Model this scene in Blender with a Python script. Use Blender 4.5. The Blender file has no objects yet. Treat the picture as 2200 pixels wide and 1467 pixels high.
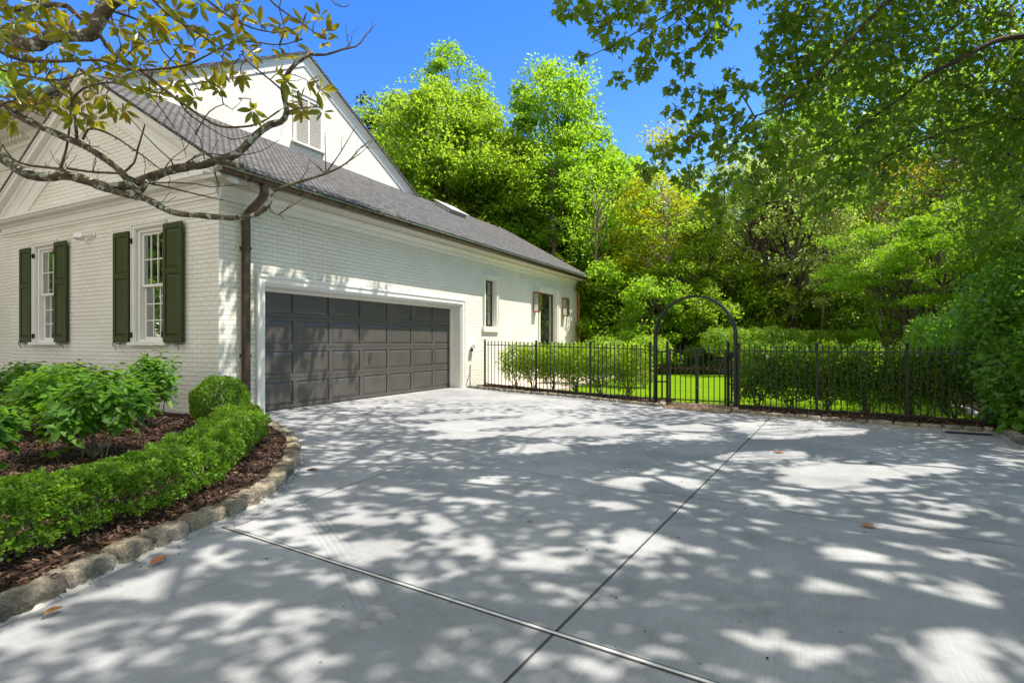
import bpy, bmesh, math, random
import numpy as np
from mathutils import Vector, Matrix

# ------------------------------------------------------------------ camera, world, sun
SC = bpy.context.scene
COL = SC.collection
FPX = 1180.0                       # focal length in photo pixels (photo 2200 wide)
CAMH = 1.17
YAW = math.radians(27.7)
cam_d = bpy.data.cameras.new("camera")
cam_d.sensor_width = 36.0
cam_d.lens = 36.0 * FPX / 2200.0
cam_d.shift_y = 0.0007
cam_d.clip_start = 0.05
cam_d.clip_end = 3000
cam = bpy.data.objects.new("camera", cam_d)
COL.objects.link(cam)
cam.location = (0, 0, CAMH)
cam.rotation_euler = (math.radians(90), 0, YAW)
SC.camera = cam

SUNV = Vector((0.485, 0.27, 1.0)).normalized()      # towards the sun
sun_el = math.asin(SUNV.z)
w = bpy.data.worlds.new("World"); SC.world = w
w.use_nodes = True
nt = w.node_tree; nt.nodes.clear()
sky = nt.nodes.new('ShaderNodeTexSky'); sky.sky_type = 'NISHITA'; sky.sun_disc = False
sky.sun_elevation = sun_el
sky.sun_rotation = math.atan2(SUNV.x, SUNV.y)
sky.ozone_density = 2.0; sky.air_density = 1.0; sky.dust_density = 0.3
hs = nt.nodes.new('ShaderNodeHueSaturation'); hs.inputs['Saturation'].default_value = 1.38
hs.inputs['Hue'].default_value = 0.513
bg = nt.nodes.new('ShaderNodeBackground'); bg.inputs['Strength'].default_value = 0.15
out = nt.nodes.new('ShaderNodeOutputWorld')
hs.inputs['Value'].default_value = 0.95
# thin bright cloud added overhead to warm ambient light, clear deep blue lower down
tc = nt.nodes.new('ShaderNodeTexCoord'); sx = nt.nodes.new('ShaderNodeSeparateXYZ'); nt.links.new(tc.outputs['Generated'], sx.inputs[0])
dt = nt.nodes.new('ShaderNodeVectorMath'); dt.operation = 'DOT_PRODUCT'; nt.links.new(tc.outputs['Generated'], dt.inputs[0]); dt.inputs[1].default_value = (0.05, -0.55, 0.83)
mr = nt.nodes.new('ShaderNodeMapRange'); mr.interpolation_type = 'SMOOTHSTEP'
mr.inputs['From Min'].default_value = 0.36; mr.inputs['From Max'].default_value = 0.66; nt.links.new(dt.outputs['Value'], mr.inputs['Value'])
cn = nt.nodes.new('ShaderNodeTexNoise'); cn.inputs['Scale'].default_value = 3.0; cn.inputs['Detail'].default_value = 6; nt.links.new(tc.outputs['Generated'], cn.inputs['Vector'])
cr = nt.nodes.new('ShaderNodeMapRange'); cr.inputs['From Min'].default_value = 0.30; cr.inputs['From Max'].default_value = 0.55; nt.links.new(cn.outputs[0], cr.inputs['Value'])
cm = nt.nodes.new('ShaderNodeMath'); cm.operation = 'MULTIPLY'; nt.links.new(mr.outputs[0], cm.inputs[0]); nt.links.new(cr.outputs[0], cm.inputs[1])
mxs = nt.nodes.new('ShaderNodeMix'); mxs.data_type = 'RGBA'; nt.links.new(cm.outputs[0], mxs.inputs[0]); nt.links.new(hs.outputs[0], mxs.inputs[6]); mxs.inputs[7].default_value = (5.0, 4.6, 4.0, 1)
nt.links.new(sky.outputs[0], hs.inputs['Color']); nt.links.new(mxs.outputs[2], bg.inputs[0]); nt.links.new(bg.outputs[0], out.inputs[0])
sd = bpy.data.lights.new("sun", 'SUN'); sd.energy = 4.2; sd.angle = math.radians(0.5); sd.color = (1.0, 0.94, 0.84)
so = bpy.data.objects.new("sun", sd); COL.objects.link(so)
so.rotation_euler = (-SUNV).to_track_quat('-Z', 'Y').to_euler()
SC.view_settings.view_transform = 'Standard'; SC.view_settings.look = 'None'
SC.view_settings.exposure = 1.0; SC.view_settings.gamma = 1.0
SC.view_settings.use_curve_mapping = False
SC.cycles.max_bounces = 6; SC.cycles.diffuse_bounces = 3; SC.cycles.glossy_bounces = 3
SC.cycles.transmission_bounces = 4; SC.cycles.transparent_max_bounces = 6
SC.cycles.use_denoising = True
SC.cycles.sample_clamp_indirect = 4.0

RNG = np.random.default_rng(7)
random.seed(7)
FW = np.array([-math.sin(YAW), math.cos(YAW), 0.0]); RT = np.array([math.cos(YAW), math.sin(YAW), 0.0]); UP = np.array([0, 0, 1.0])

def survey(u, v, d):
    """measured point: photo bearing (u, v) and distance d along the view axis, metres"""
    return FW * d + RT * (u - 1100) / FPX * d + UP * (CAMH + (735 - v) / FPX * d)

def spot(u, d, z=0.0):
    p = survey(u, 735, d); p[2] = z
    return p

# ------------------------------------------------------------------ materials
MATS = {}
def newmat(name):
    m = bpy.data.materials.new(name); m.use_nodes = True
    n = m.node_tree.nodes; n.clear()
    o = n.new('ShaderNodeOutputMaterial'); b = n.new('ShaderNodeBsdfPrincipled')
    m.node_tree.links.new(b.outputs[0], o.inputs[0])
    MATS[name] = m
    return m, m.node_tree, n, b, o

def N(nt, typ, **kw):
    n = nt.nodes.new(typ)
    for k, v in kw.items():
        if k.startswith('i_'):
            n.inputs[k[2:].replace('_', ' ')].default_value = v
        else:
            setattr(n, k, v)
    return n

def ramp(nt, stops):
    r = nt.nodes.new('ShaderNodeValToRGB')
    e = r.color_ramp.elements
    while len(e) < len(stops): e.new(0.5)
    for i, (p, c) in enumerate(stops):
        e[i].position = p
        e[i].color = (c[0], c[1], c[2], 1) if not isinstance(c, (int, float)) else (c, c, c, 1)
    return r

def plain(name, col, rough=0.5, metal=0.0, vary=0.12, scale=6.0, bump=0.0, bscale=40, spec=0.5):
    m, nt, n, b, o = newmat(name)
    g = N(nt, 'ShaderNodeNewGeometry')
    t = N(nt, 'ShaderNodeTexNoise'); t.inputs['Scale'].default_value = scale; t.inputs['Detail'].default_value = 6
    nt.links.new(g.outputs['Position'], t.inputs['Vector'])
    lo = [c * (1 - vary) for c in col]; hi = [min(1, c * (1 + vary)) for c in col]
    r = ramp(nt, [(0.3, lo), (0.7, hi)])
    nt.links.new(t.outputs[0], r.inputs[0]); nt.links.new(r.outputs[0], b.inputs['Base Color'])
    b.inputs['Roughness'].default_value = rough; b.inputs['Metallic'].default_value = metal
    b.inputs['Specular IOR Level'].default_value = spec
    if bump:
        t2 = N(nt, 'ShaderNodeTexNoise'); t2.inputs['Scale'].default_value = bscale; t2.inputs['Detail'].default_value = 4
        nt.links.new(g.outputs['Position'], t2.inputs['Vector'])
        bp = N(nt, 'ShaderNodeBump'); bp.inputs['Strength'].default_value = bump; bp.inputs['Distance'].default_value = 0.02
        nt.links.new(t2.outputs[0], bp.inputs['Height']); nt.links.new(bp.outputs[0], b.inputs['Normal'])
    return m

def mth(nt, op, a, b=None, c=None):
    n = nt.nodes.new('ShaderNodeMath'); n.operation = op
    for i, x in enumerate((a, b, c)):
        if x is None: continue
        if isinstance(x, (int, float)): n.inputs[i].default_value = x
        else: nt.links.new(x, n.inputs[i])
    return n.outputs[0]

def brick_mat():
    m, nt, n, b, o = newmat('painted_brick')
    g = N(nt, 'ShaderNodeNewGeometry')
    sp = N(nt, 'ShaderNodeSeparateXYZ'); nt.links.new(g.outputs['Position'], sp.inputs[0])
    sn = N(nt, 'ShaderNodeSeparateXYZ'); nt.links.new(g.outputs['True Normal'], sn.inputs[0])
    f = mth(nt, 'GREATER_THAN', mth(nt, 'ABSOLUTE', sn.outputs[0]), 0.5)
    mx = N(nt, 'ShaderNodeMix'); mx.data_type = 'FLOAT'
    nt.links.new(f, mx.inputs[0]); nt.links.new(sp.outputs[0], mx.inputs[2]); nt.links.new(sp.outputs[1], mx.inputs[3])
    cb = N(nt, 'ShaderNodeCombineXYZ')
    nz = N(nt, 'ShaderNodeTexNoise'); nz.inputs['Scale'].default_value = 9; nt.links.new(g.outputs['Position'], nz.inputs['Vector'])
    wob = mth(nt, 'MULTIPLY', mth(nt, 'SUBTRACT', nz.outputs[0], 0.5), 0.022)
    nt.links.new(mth(nt, 'ADD', mx.outputs[0], wob), cb.inputs[0])
    nt.links.new(mth(nt, 'ADD', sp.outputs[2], wob), cb.inputs[1])
    br = N(nt, 'ShaderNodeTexBrick'); br.inputs['Scale'].default_value = 1.0
    br.inputs['Brick Width'].default_value = 0.215; br.inputs['Row Height'].default_value = 0.0715
    br.inputs['Mortar Size'].default_value = 0.0055; br.inputs['Mortar Smooth'].default_value = 0.6
    br.inputs['Bias'].default_value = 0.0
    br.inputs['Color1'].default_value = (0.80, 0.78, 0.715, 1); br.inputs['Color2'].default_value = (0.765, 0.745, 0.685, 1)
    br.inputs['Mortar'].default_value = (0.655, 0.63, 0.55, 1)
    nt.links.new(cb.outputs[0], br.inputs['Vector'])
    n2 = N(nt, 'ShaderNodeTexNoise'); n2.inputs['Scale'].default_value = 1.3; n2.inputs['Detail'].default_value = 8
    nt.links.new(g.outputs['Position'], n2.inputs['Vector'])
    r2 = ramp(nt, [(0.3, (0.90, 0.89, 0.86)), (0.7, (1, 1, 1))]); nt.links.new(n2.outputs[0], r2.inputs[0])
    mc = N(nt, 'ShaderNodeMix'); mc.data_type = 'RGBA'; mc.blend_type = 'MULTIPLY'; mc.inputs[0].default_value = 1
    nt.links.new(br.outputs['Color'], mc.inputs[6]); nt.links.new(r2.outputs[0], mc.inputs[7])
    nt.links.new(mc.outputs[2], b.inputs['Base Color'])
    b.inputs['Roughness'].default_value = 0.62; b.inputs['Specular IOR Level'].default_value = 0.3
    n3 = N(nt, 'ShaderNodeTexNoise'); n3.inputs['Scale'].default_value = 45; n3.inputs['Detail'].default_value = 5
    nt.links.new(g.outputs['Position'], n3.inputs['Vector'])
    n4 = N(nt, 'ShaderNodeTexNoise'); n4.inputs['Scale'].default_value = 7; nt.links.new(g.outputs['Position'], n4.inputs['Vector'])
    h = mth(nt, 'ADD', mth(nt, 'MULTIPLY', br.outputs['Fac'], -1.0), mth(nt, 'ADD', mth(nt, 'MULTIPLY', n3.outputs[0], 0.35), mth(nt, 'MULTIPLY', n4.outputs[0], 0.5)))
    bp = N(nt, 'ShaderNodeBump'); bp.inputs['Strength'].default_value = 1.0; bp.inputs['Distance'].default_value = 0.0075
    nt.links.new(h, bp.inputs['Height']); nt.links.new(bp.outputs[0], b.inputs['Normal'])
    return m

def shingle_mat():
    m, nt, n, b, o = newmat('asphalt_shingle')
    g = N(nt, 'ShaderNodeNewGeometry')
    sp = N(nt, 'ShaderNodeSeparateXYZ'); nt.links.new(g.outputs['Position'], sp.inputs[0])
    sn = N(nt, 'ShaderNodeSeparateXYZ'); nt.links.new(g.outputs['True Normal'], sn.inputs[0])
    f = mth(nt, 'GREATER_THAN', mth(nt, 'ABSOLUTE', sn.outputs[0]), 0.3)
    mx = N(nt, 'ShaderNodeMix'); mx.data_type = 'FLOAT'
    nt.links.new(f, mx.inputs[0]); nt.links.new(sp.outputs[0], mx.inputs[2]); nt.links.new(sp.outputs[1], mx.inputs[3])
    cb = N(nt, 'ShaderNodeCombineXYZ')
    nz = N(nt, 'ShaderNodeTexNoise'); nz.inputs['Scale'].default_value = 5; nz.inputs['Detail'].default_value = 3; nt.links.new(g.outputs['Position'], nz.inputs['Vector'])
    nt.links.new(mx.outputs[0], cb.inputs[0])
    nt.links.new(mth(nt, 'ADD', mth(nt, 'MULTIPLY', sp.outputs[2], 2.0), mth(nt, 'MULTIPLY', nz.outputs[0], 0.03)), cb.inputs[1])
    br = N(nt, 'ShaderNodeTexBrick'); br.inputs['Scale'].default_value = 1.0
    br.inputs['Brick Width'].default_value = 0.12; br.inputs['Row Height'].default_value = 0.105
    br.inputs['Mortar Size'].default_value = 0.018; br.inputs['Mortar Smooth'].default_value = 0.3
    br.inputs['Color1'].default_value = (0.165, 0.16, 0.155, 1); br.inputs['Color2'].default_value = (0.07, 0.068, 0.067, 1)
    br.inputs['Mortar'].default_value = (0.02, 0.018, 0.018, 1)
    nt.links.new(cb.outputs[0], br.inputs['Vector'])
    n2 = N(nt, 'ShaderNodeTexNoise'); n2.inputs['Scale'].default_value = 60; n2.inputs['Detail'].default_value = 2
    nt.links.new(g.outputs['Position'], n2.inputs['Vector'])
    r2 = ramp(nt, [(0.3, 0.6), (0.7, 1.35)]); nt.links.new(n2.outputs[0], r2.inputs[0])
    mc = N(nt, 'ShaderNodeMix'); mc.data_type = 'RGBA'; mc.blend_type = 'MULTIPLY'; mc.inputs[0].default_value = 1
    nt.links.new(br.outputs['Color'], mc.inputs[6]); nt.links.new(r2.outputs[0], mc.inputs[7])
    nt.links.new(mc.outputs[2], b.inputs['Base Color']); b.inputs['Roughness'].default_value = 0.9
    h = mth(nt, 'ADD', mth(nt, 'MULTIPLY', br.outputs['Fac'], -1.0), mth(nt, 'MULTIPLY', n2.outputs[0], 0.4))
    bp = N(nt, 'ShaderNodeBump'); bp.inputs['Strength'].default_value = 1; bp.inputs['Distance'].default_value = 0.015
    nt.links.new(h, bp.inputs['Height']); nt.links.new(bp.outputs[0], b.inputs['Normal'])
    return m

def concrete_mat():
    m, nt, n, b, o = newmat('broomed_concrete')
    g = N(nt, 'ShaderNodeNewGeometry')
    def noise(scale, detail=6, vec=None, rough=0.55):
        t = N(nt, 'ShaderNodeTexNoise'); t.inputs['Scale'].default_value = scale; t.inputs['Detail'].default_value = detail
        t.inputs['Roughness'].default_value = rough
        nt.links.new(vec if vec else g.outputs['Position'], t.inputs['Vector']); return t.outputs[0]
    base = ramp(nt, [(0.25, (0.235, 0.238, 0.245)), (0.5, (0.325, 0.327, 0.333)), (0.75, (0.40, 0.40, 0.398))])
    nt.links.new(noise(0.8, 9), base.inputs[0])
    # broom lines, across the slab
    mp = N(nt, 'ShaderNodeMapping'); mp.inputs['Scale'].default_value = (260, 5, 1); mp.inputs['Rotation'].default_value = (0, 0, 0.07)
    nt.links.new(g.outputs['Position'], mp.inputs[0])
    broom = noise(1.0, 3, mp.outputs[0])
    rb = ramp(nt, [(0.3, 0.88), (0.7, 1.08)]); nt.links.new(broom, rb.inputs[0])
    m1 = N(nt, 'ShaderNodeMix'); m1.data_type = 'RGBA'; m1.blend_type = 'MULTIPLY'; m1.inputs[0].default_value = 1
    nt.links.new(base.outputs[0], m1.inputs[6]); nt.links.new(rb.outputs[0], m1.inputs[7])
    # small dark specks and stains
    st = ramp(nt, [(0.25, 1.12), (0.45, 1.0), (0.60, 0.84), (0.74, 0.55)]); nt.links.new(noise(2.6, 12, None, 0.78), st.inputs[0])
    m2 = N(nt, 'ShaderNodeMix'); m2.data_type = 'RGBA'; m2.blend_type = 'MULTIPLY'; m2.inputs[0].default_value = 1
    nt.links.new(m1.outputs[2], m2.inputs[6]); nt.links.new(st.outputs[0], m2.inputs[7])
    vo = N(nt, 'ShaderNodeTexVoronoi'); vo.inputs['Scale'].default_value = 6.0; nt.links.new(g.outputs['Position'], vo.inputs['Vector'])
    vs = ramp(nt, [(0.03, 0.3), (0.06, 1.0)]); nt.links.new(vo.outputs['Distance'], vs.inputs[0])
    m3 = N(nt, 'ShaderNodeMix'); m3.data_type = 'RGBA'; m3.blend_type = 'MULTIPLY'; m3.inputs[0].default_value = 0.7
    nt.links.new(m2.outputs[2], m3.inputs[6]); nt.links.new(vs.outputs[0], m3.inputs[7])
    # tyre tracks: narrow ribbed bands along gentle arcs
    sp = N(nt, 'ShaderNodeSeparateXYZ'); nt.links.new(g.outputs['Position'], sp.inputs[0])
    prev = m3.outputs[2]
    for (cx, cy, R, wd, amt) in ((-9.5, -9.0, 13.4, 0.17, 0.30), (-9.5, -9.0, 11.85, 0.17, 0.30), (-11.5, 3.2, 7.6, 0.13, 0.22), (2.0, 14.0, 8.8, 0.15, 0.2), (-8.0, 11.5, 4.4, 0.12, 0.25)):
        dx = mth(nt, 'SUBTRACT', sp.outputs[0], cx); dy = mth(nt, 'SUBTRACT', sp.outputs[1], cy)
        r = mth(nt, 'SQRT', mth(nt, 'ADD', mth(nt, 'MULTIPLY', dx, dx), mth(nt, 'MULTIPLY', dy, dy)))
        d = mth(nt, 'ABSOLUTE', mth(nt, 'SUBTRACT', r, R))
        band = mth(nt, 'LESS_THAN', d, wd / 2)
        rib = mth(nt, 'GREATER_THAN', mth(nt, 'SINE', mth(nt, 'MULTIPLY', r, 170.0)), -0.2)
        br = ramp(nt, [(0.4, 0.0), (0.62, 1.0)]); nt.links.new(noise(0.9, 3), br.inputs[0])
        fac = mth(nt, 'MULTIPLY', mth(nt, 'MULTIPLY', mth(nt, 'MULTIPLY', band, rib), br.outputs[0]), amt)
        mm = N(nt, 'ShaderNodeMix'); mm.data_type = 'RGBA'; nt.links.new(fac, mm.inputs[0])
        nt.links.new(prev, mm.inputs[6]); mm.inputs[7].default_value = (0.08, 0.08, 0.085, 1); prev = mm.outputs[2]
    nt.links.new(prev, b.inputs['Base Color'])
    b.inputs['Roughness'].default_value = 0.8; b.inputs['Specular IOR Level'].default_value = 0.3
    h = mth(nt, 'ADD', mth(nt, 'MULTIPLY', broom, 0.6), mth(nt, 'MULTIPLY', noise(90, 3), 0.5))
    bp = N(nt, 'ShaderNodeBump'); bp.inputs['Strength'].default_value = 0.35; bp.inputs['Distance'].default_value = 0.004
    nt.links.new(h, bp.inputs['Height']); nt.links.new(bp.outputs[0], b.inputs['Normal'])
    return m

def leaf_mat(name, ca, cb, tr, fac=0.4, rough=0.42, spec=0.5, accent=None, back=None):
    """leaf-by-leaf tint from the 'tint' attribute; accent = colour of the last few percent"""
    m, nt, n, b, o = newmat(name)
    at = N(nt, 'ShaderNodeAttribute'); at.attribute_name = 'tint'
    stops = [(0.0, ca), (0.85 if accent else 1.0, cb)]
    if accent: stops += [(0.955, cb), (0.975, accent)]
    r = ramp(nt, stops); nt.links.new(at.outputs['Fac'], r.inputs[0])
    colr = r.outputs[0]
    if back:
        g = N(nt, 'ShaderNodeNewGeometry')
        mb = N(nt, 'ShaderNodeMix'); mb.data_type = 'RGBA'; nt.links.new(g.outputs['Backfacing'], mb.inputs[0])
        nt.links.new(colr, mb.inputs[6]); mb.inputs[7].default_value = (*back, 1); colr = mb.outputs[2]
    nt.links.new(colr, b.inputs['Base Color'])
    b.inputs['Roughness'].default_value = rough; b.inputs['Specular IOR Level'].default_value = spec
    t = N(nt, 'ShaderNodeBsdfTranslucent')
    mt = N(nt, 'ShaderNodeMix'); mt.data_type = 'RGBA'; mt.inputs[0].default_value = 0.35
    mt.inputs[6].default_value = (*tr, 1); nt.links.new(colr, mt.inputs[7])
    nt.links.new(mt.outputs[2], t.inputs[0])
    ms = N(nt, 'ShaderNodeMixShader'); ms.inputs[0].default_value = fac
    nt.links.new(b.outputs[0], ms.inputs[1]); nt.links.new(t.outputs[0], ms.inputs[2]); nt.links.new(ms.outputs[0], o.inputs[0])
    return m

def bark_mat(name, dark, light, lichen=None, scale=9):
    m, nt, n, b, o = newmat(name)
    g = N(nt, 'ShaderNodeNewGeometry')
    t = N(nt, 'ShaderNodeTexNoise'); t.inputs['Scale'].default_value = scale; t.inputs['Detail'].default_value = 8; t.inputs['Roughness'].default_value = 0.7
    nt.links.new(g.outputs['Position'], t.inputs['Vector'])
    r = ramp(nt, [(0.35, dark), (0.65, light)]); nt.links.new(t.outputs[0], r.inputs[0])
    col = r.outputs[0]
    if lichen:
        t2 = N(nt, 'ShaderNodeTexNoise'); t2.inputs['Scale'].default_value = 22; t2.inputs['Detail'].default_value = 6; t2.inputs['Roughness'].default_value = 0.65
        nt.links.new(g.outputs['Position'], t2.inputs['Vector'])
        r2 = ramp(nt, [(0.53, 0.0), (0.57, 1.0)]); nt.links.new(t2.outputs[0], r2.inputs[0])
        mm = N(nt, 'ShaderNodeMix'); mm.data_type = 'RGBA'; nt.links.new(r2.outputs[0], mm.inputs[0])
        nt.links.new(col, mm.inputs[6]); mm.inputs[7].default_value = (*lichen, 1); col = mm.outputs[2]
    nt.links.new(col, b.inputs['Base Color']); b.inputs['Roughness'].default_value = 0.9
    bp = N(nt, 'ShaderNodeBump'); bp.inputs['Strength'].default_value = 0.8; bp.inputs['Distance'].default_value = 0.02
    nt.links.new(t.outputs[0], bp.inputs['Height']); nt.links.new(bp.outputs[0], b.inputs['Normal'])
    return m

def glass_mat():
    m, nt, n, b, o = newmat('window_glass')
    gl = N(nt, 'ShaderNodeBsdfGlossy'); gl.inputs['Roughness'].default_value = 0.02; gl.inputs['Color'].default_value = (0.9, 0.9, 0.9, 1)
    tp = N(nt, 'ShaderNodeBsdfTransparent'); tp.inputs[0].default_value = (0.75, 0.8, 0.78, 1)
    ms = N(nt, 'ShaderNodeMixShader'); ms.inputs[0].default_value = 0.42
    nt.links.new(tp.outputs[0], ms.inputs[1]); nt.links.new(gl.outputs[0], ms.inputs[2]); nt.links.new(ms.outputs[0], o.inputs[0])
    return m

def lawn_mat():
    m, nt, n, b, o = newmat('lawn_grass')
    g = N(nt, 'ShaderNodeNewGeometry')
    t = N(nt, 'ShaderNodeTexNoise'); t.inputs['Scale'].default_value = 60; t.inputs['Detail'].default_value = 4
    nt.links.new(g.outputs['Position'], t.inputs['Vector'])
    r = ramp(nt, [(0.3, (0.085, 0.18, 0.003)), (0.7, (0.17, 0.30, 0.006))]); nt.links.new(t.outputs[0], r.inputs[0])
    t3 = N(nt, 'ShaderNodeTexNoise'); t3.inputs['Scale'].default_value = 1.6; t3.inputs['Detail'].default_value = 6; nt.links.new(g.outputs['Position'], t3.inputs['Vector'])
    r3 = ramp(nt, [(.3, (.8, .85, .8)), (.7, (1.15, 1.05, 1.0))]); nt.links.new(t3.outputs[0], r3.inputs[0]); m3 = N(nt, 'ShaderNodeMix'); m3.data_type = 'RGBA'; m3.blend_type = 'MULTIPLY'; m3.inputs[0].default_value = 1; nt.links.new(r.outputs[0], m3.inputs[6]); nt.links.new(r3.outputs[0], m3.inputs[7])
    nt.links.new(m3.outputs[2], b.inputs['Base Color']); b.inputs['Roughness'].default_value = 1.0; b.inputs['Specular IOR Level'].default_value = .05
    bp = N(nt, 'ShaderNodeBump'); bp.inputs['Strength'].default_value = 0.7; bp.inputs['Distance'].default_value = 0.02
    nt.links.new(t.outputs[0], bp.inputs['Height']); nt.links.new(bp.outputs[0], b.inputs['Normal'])
    return m

def ground_mat(name, a, c, scale):
    m, nt, n, b, o = newmat(name)
    g = N(nt, 'ShaderNodeNewGeometry')
    t = N(nt, 'ShaderNodeTexNoise'); t.inputs['Scale'].default_value = scale; t.inputs['Detail'].default_value = 10; t.inputs['Roughness'].default_value = 0.75
    nt.links.new(g.outputs['Position'], t.inputs['Vector'])
    r = ramp(nt, [(0.35, a), (0.65, c)]); nt.links.new(t.outputs[0], r.inputs[0])
    nt.links.new(r.outputs[0], b.inputs['Base Color']); b.inputs['Roughness'].default_value = 0.95
    bp = N(nt, 'ShaderNodeBump'); bp.inputs['Strength'].default_value = 1; bp.inputs['Distance'].default_value = 0.03
    nt.links.new(t.outputs[0], bp.inputs['Height']); nt.links.new(bp.outputs[0], b.inputs['Normal'])
    return m

BRICK = brick_mat(); SHING = shingle_mat(); CONC = concrete_mat(); GLASS = glass_mat(); LAWN = lawn_mat()
TRIM = plain('white_trim_paint', (0.74, 0.73, 0.69), 0.45, vary=0.03, bump=0.05)
SOFFIT = plain('soffit_paint', (0.55, 0.53, 0.47), 0.6, vary=0.04)
DOORP = plain('charcoal_door_paint', (0.080, 0.073, 0.067), 0.34, vary=0.12, scale=2.5, bump=0.04)
SHUT = plain('olive_shutter_paint', (0.042, 0.052, 0.012), 0.45, vary=0.06, spec=0.3)
BRONZE = plain('aged_bronze', (0.085, 0.058, 0.036), 0.42, 0.6, vary=0.35, scale=7)
PATINA = plain('green_patina', (0.16, 0.20, 0.16), 0.7, 0.2, vary=0.45, scale=14)
COPPER = plain('copper', (0.42, 0.17, 0.08), 0.4, 0.75, vary=0.25, scale=12)
IRON = plain('black_iron', (0.009, 0.008, 0.009), 0.55, 0.0, vary=0.2)
STEEL = plain('dark_steel_frame', (0.035, 0.035, 0.04), 0.35, 0.4)
MORTAR = plain('mortar', (0.36, 0.35, 0.33), 0.9, bump=0.4)
def stone_mat(name, cols, scale):
    m, nt, n, b, o = newmat(name)
    g = N(nt, 'ShaderNodeNewGeometry')
    def noise(sc, det=8, r=.65):
        t = N(nt, 'ShaderNodeTexNoise'); t.inputs['Scale'].default_value = sc; t.inputs['Detail'].default_value = det; t.inputs['Roughness'].default_value = r
        nt.links.new(g.outputs['Position'], t.inputs['Vector']); return t.outputs[0]
    c = ramp(nt, [(.30, cols[0]), (.45, cols[1]), (.6, cols[2]), (.72, cols[3])]); nt.links.new(noise(scale), c.inputs[0])
    f = ramp(nt, [(.35, .55), (.65, 1.2)]); nt.links.new(noise(75, 4), f.inputs[0])
    mm = N(nt, 'ShaderNodeMix'); mm.data_type = 'RGBA'; mm.blend_type = 'MULTIPLY'; mm.inputs[0].default_value = .8
    nt.links.new(c.outputs[0], mm.inputs[6]); nt.links.new(f.outputs[0], mm.inputs[7]); nt.links.new(mm.outputs[2], b.inputs['Base Color'])
    oi = N(nt, 'ShaderNodeObjectInfo'); orr = ramp(nt, [(0, (.62, .60, .58)), (.35, (.95, .93, .9)), (.7, (1.05, .98, .85)), (1, (1.25, 1.2, 1.15))]); nt.links.new(oi.outputs['Random'], orr.inputs[0])
    m2 = N(nt, 'ShaderNodeMix'); m2.data_type = 'RGBA'; m2.blend_type = 'MULTIPLY'; m2.inputs[0].default_value = 1; nt.links.new(mm.outputs[2], m2.inputs[6]); nt.links.new(orr.outputs[0], m2.inputs[7]); nt.links.new(m2.outputs[2], b.inputs['Base Color'])
    b.inputs['Roughness'].default_value = .9; b.inputs['Specular IOR Level'].default_value = .2
    vo = N(nt, 'ShaderNodeTexVoronoi'); vo.inputs['Scale'].default_value = 26; nt.links.new(g.outputs['Position'], vo.inputs['Vector'])
    h = mth(nt, 'ADD', mth(nt, 'MULTIPLY', vo.outputs['Distance'], .8), mth(nt, 'ADD', noise(18, 10, .7), mth(nt, 'MULTIPLY', noise(90, 4), .3)))
    bp = N(nt, 'ShaderNodeBump'); bp.inputs['Strength'].default_value = 1; bp.inputs['Distance'].default_value = .03
    nt.links.new(h, bp.inputs['Height']); nt.links.new(bp.outputs[0], b.inputs['Normal'])
    return m
STONE = stone_mat('granite_edging', ((.14, .135, .125), (.30, .28, .25), (.40, .37, .30), (.52, .50, .47)), 7)
STONEW = stone_mat('tan_fieldstone', ((.13, .115, .095), (.27, .24, .195), (.40, .35, .27), (.54, .51, .46)), 5)
BLIND = plain('white_blind', (0.66, 0.63, 0.55), 0.6, vary=0.03)
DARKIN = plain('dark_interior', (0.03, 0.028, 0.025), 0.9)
CURT = plain('linen_curtain', (0.55, 0.48, 0.38), 0.9, vary=0.1)
SEAL = plain('grey_sealant', (0.60, 0.60, 0.58), 0.7, vary=0.12, scale=20)
JOINTM = plain('dark_joint', (0.05, 0.05, 0.052), 0.9)  # plain dark colour of the slab joints
MULCHB = ground_mat('mulch_soil', (0.018, 0.009, 0.006), (0.075, 0.036, 0.024), 30)
MULCHC = leaf_mat('bark_chip', (0.022, 0.013, 0.009), (0.135, 0.080, 0.055), (0.05, 0.02, 0.01), 0.02, 0.8, 0.2, accent=(0.34, 0.20, 0.10))
FLOORM = ground_mat('forest_floor', (0.03, 0.035, 0.012), (0.09, 0.07, 0.03), 1.2)
GRAVEL = ground_mat('pea_gravel', (0.28, 0.20, 0.13), (0.62, 0.50, 0.38), 45)
PAVING = plain('pale_paving', (0.55, 0.46, 0.36), 0.8, vary=0.15)
BOXL = leaf_mat('boxwood_leaf', (0.028, 0.085, 0.006), (0.17, 0.31, 0.016), (0.38, 0.66, 0.03), 0.38, 0.5, 0.3)
HYDL = leaf_mat('hydrangea_leaf', (0.035, 0.11, 0.010), (0.12, 0.26, 0.020), (0.36, 0.72, 0.03), 0.42, 0.45, 0.4)
MAGL = leaf_mat('magnolia_leaf', (0.045, 0.085, 0.008), (0.17, 0.19, 0.012), (0.62, 0.58, 0.02), 0.44, 0.25, 0.5, accent=(0.50, 0.18, 0.02), back=(0.17, 0.125, 0.025))
MAPL = leaf_mat('maple_leaf', (0.045, 0.10, 0.006), (0.12, 0.21, 0.010), (0.42, 0.66, 0.02), 0.55, 0.42, 0.4, back=(0.15, 0.20, 0.05))
MAPT = leaf_mat('far_maple_leaf', (0.03, 0.075, 0.008), (0.10, 0.18, 0.014), (0.26, 0.44, 0.02), 0.42, 0.42, 0.4)
LAUR = leaf_mat('laurel_leaf', (0.045, 0.12, 0.010), (0.15, 0.32, 0.035), (0.42, 0.74, 0.04), 0.48, 0.34, 0.55)
CAML = leaf_mat('camellia_leaf', (0.035, 0.10, 0.006), (0.16, 0.30, 0.014), (0.48, 0.74, 0.03), 0.46, 0.38, 0.45)
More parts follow.
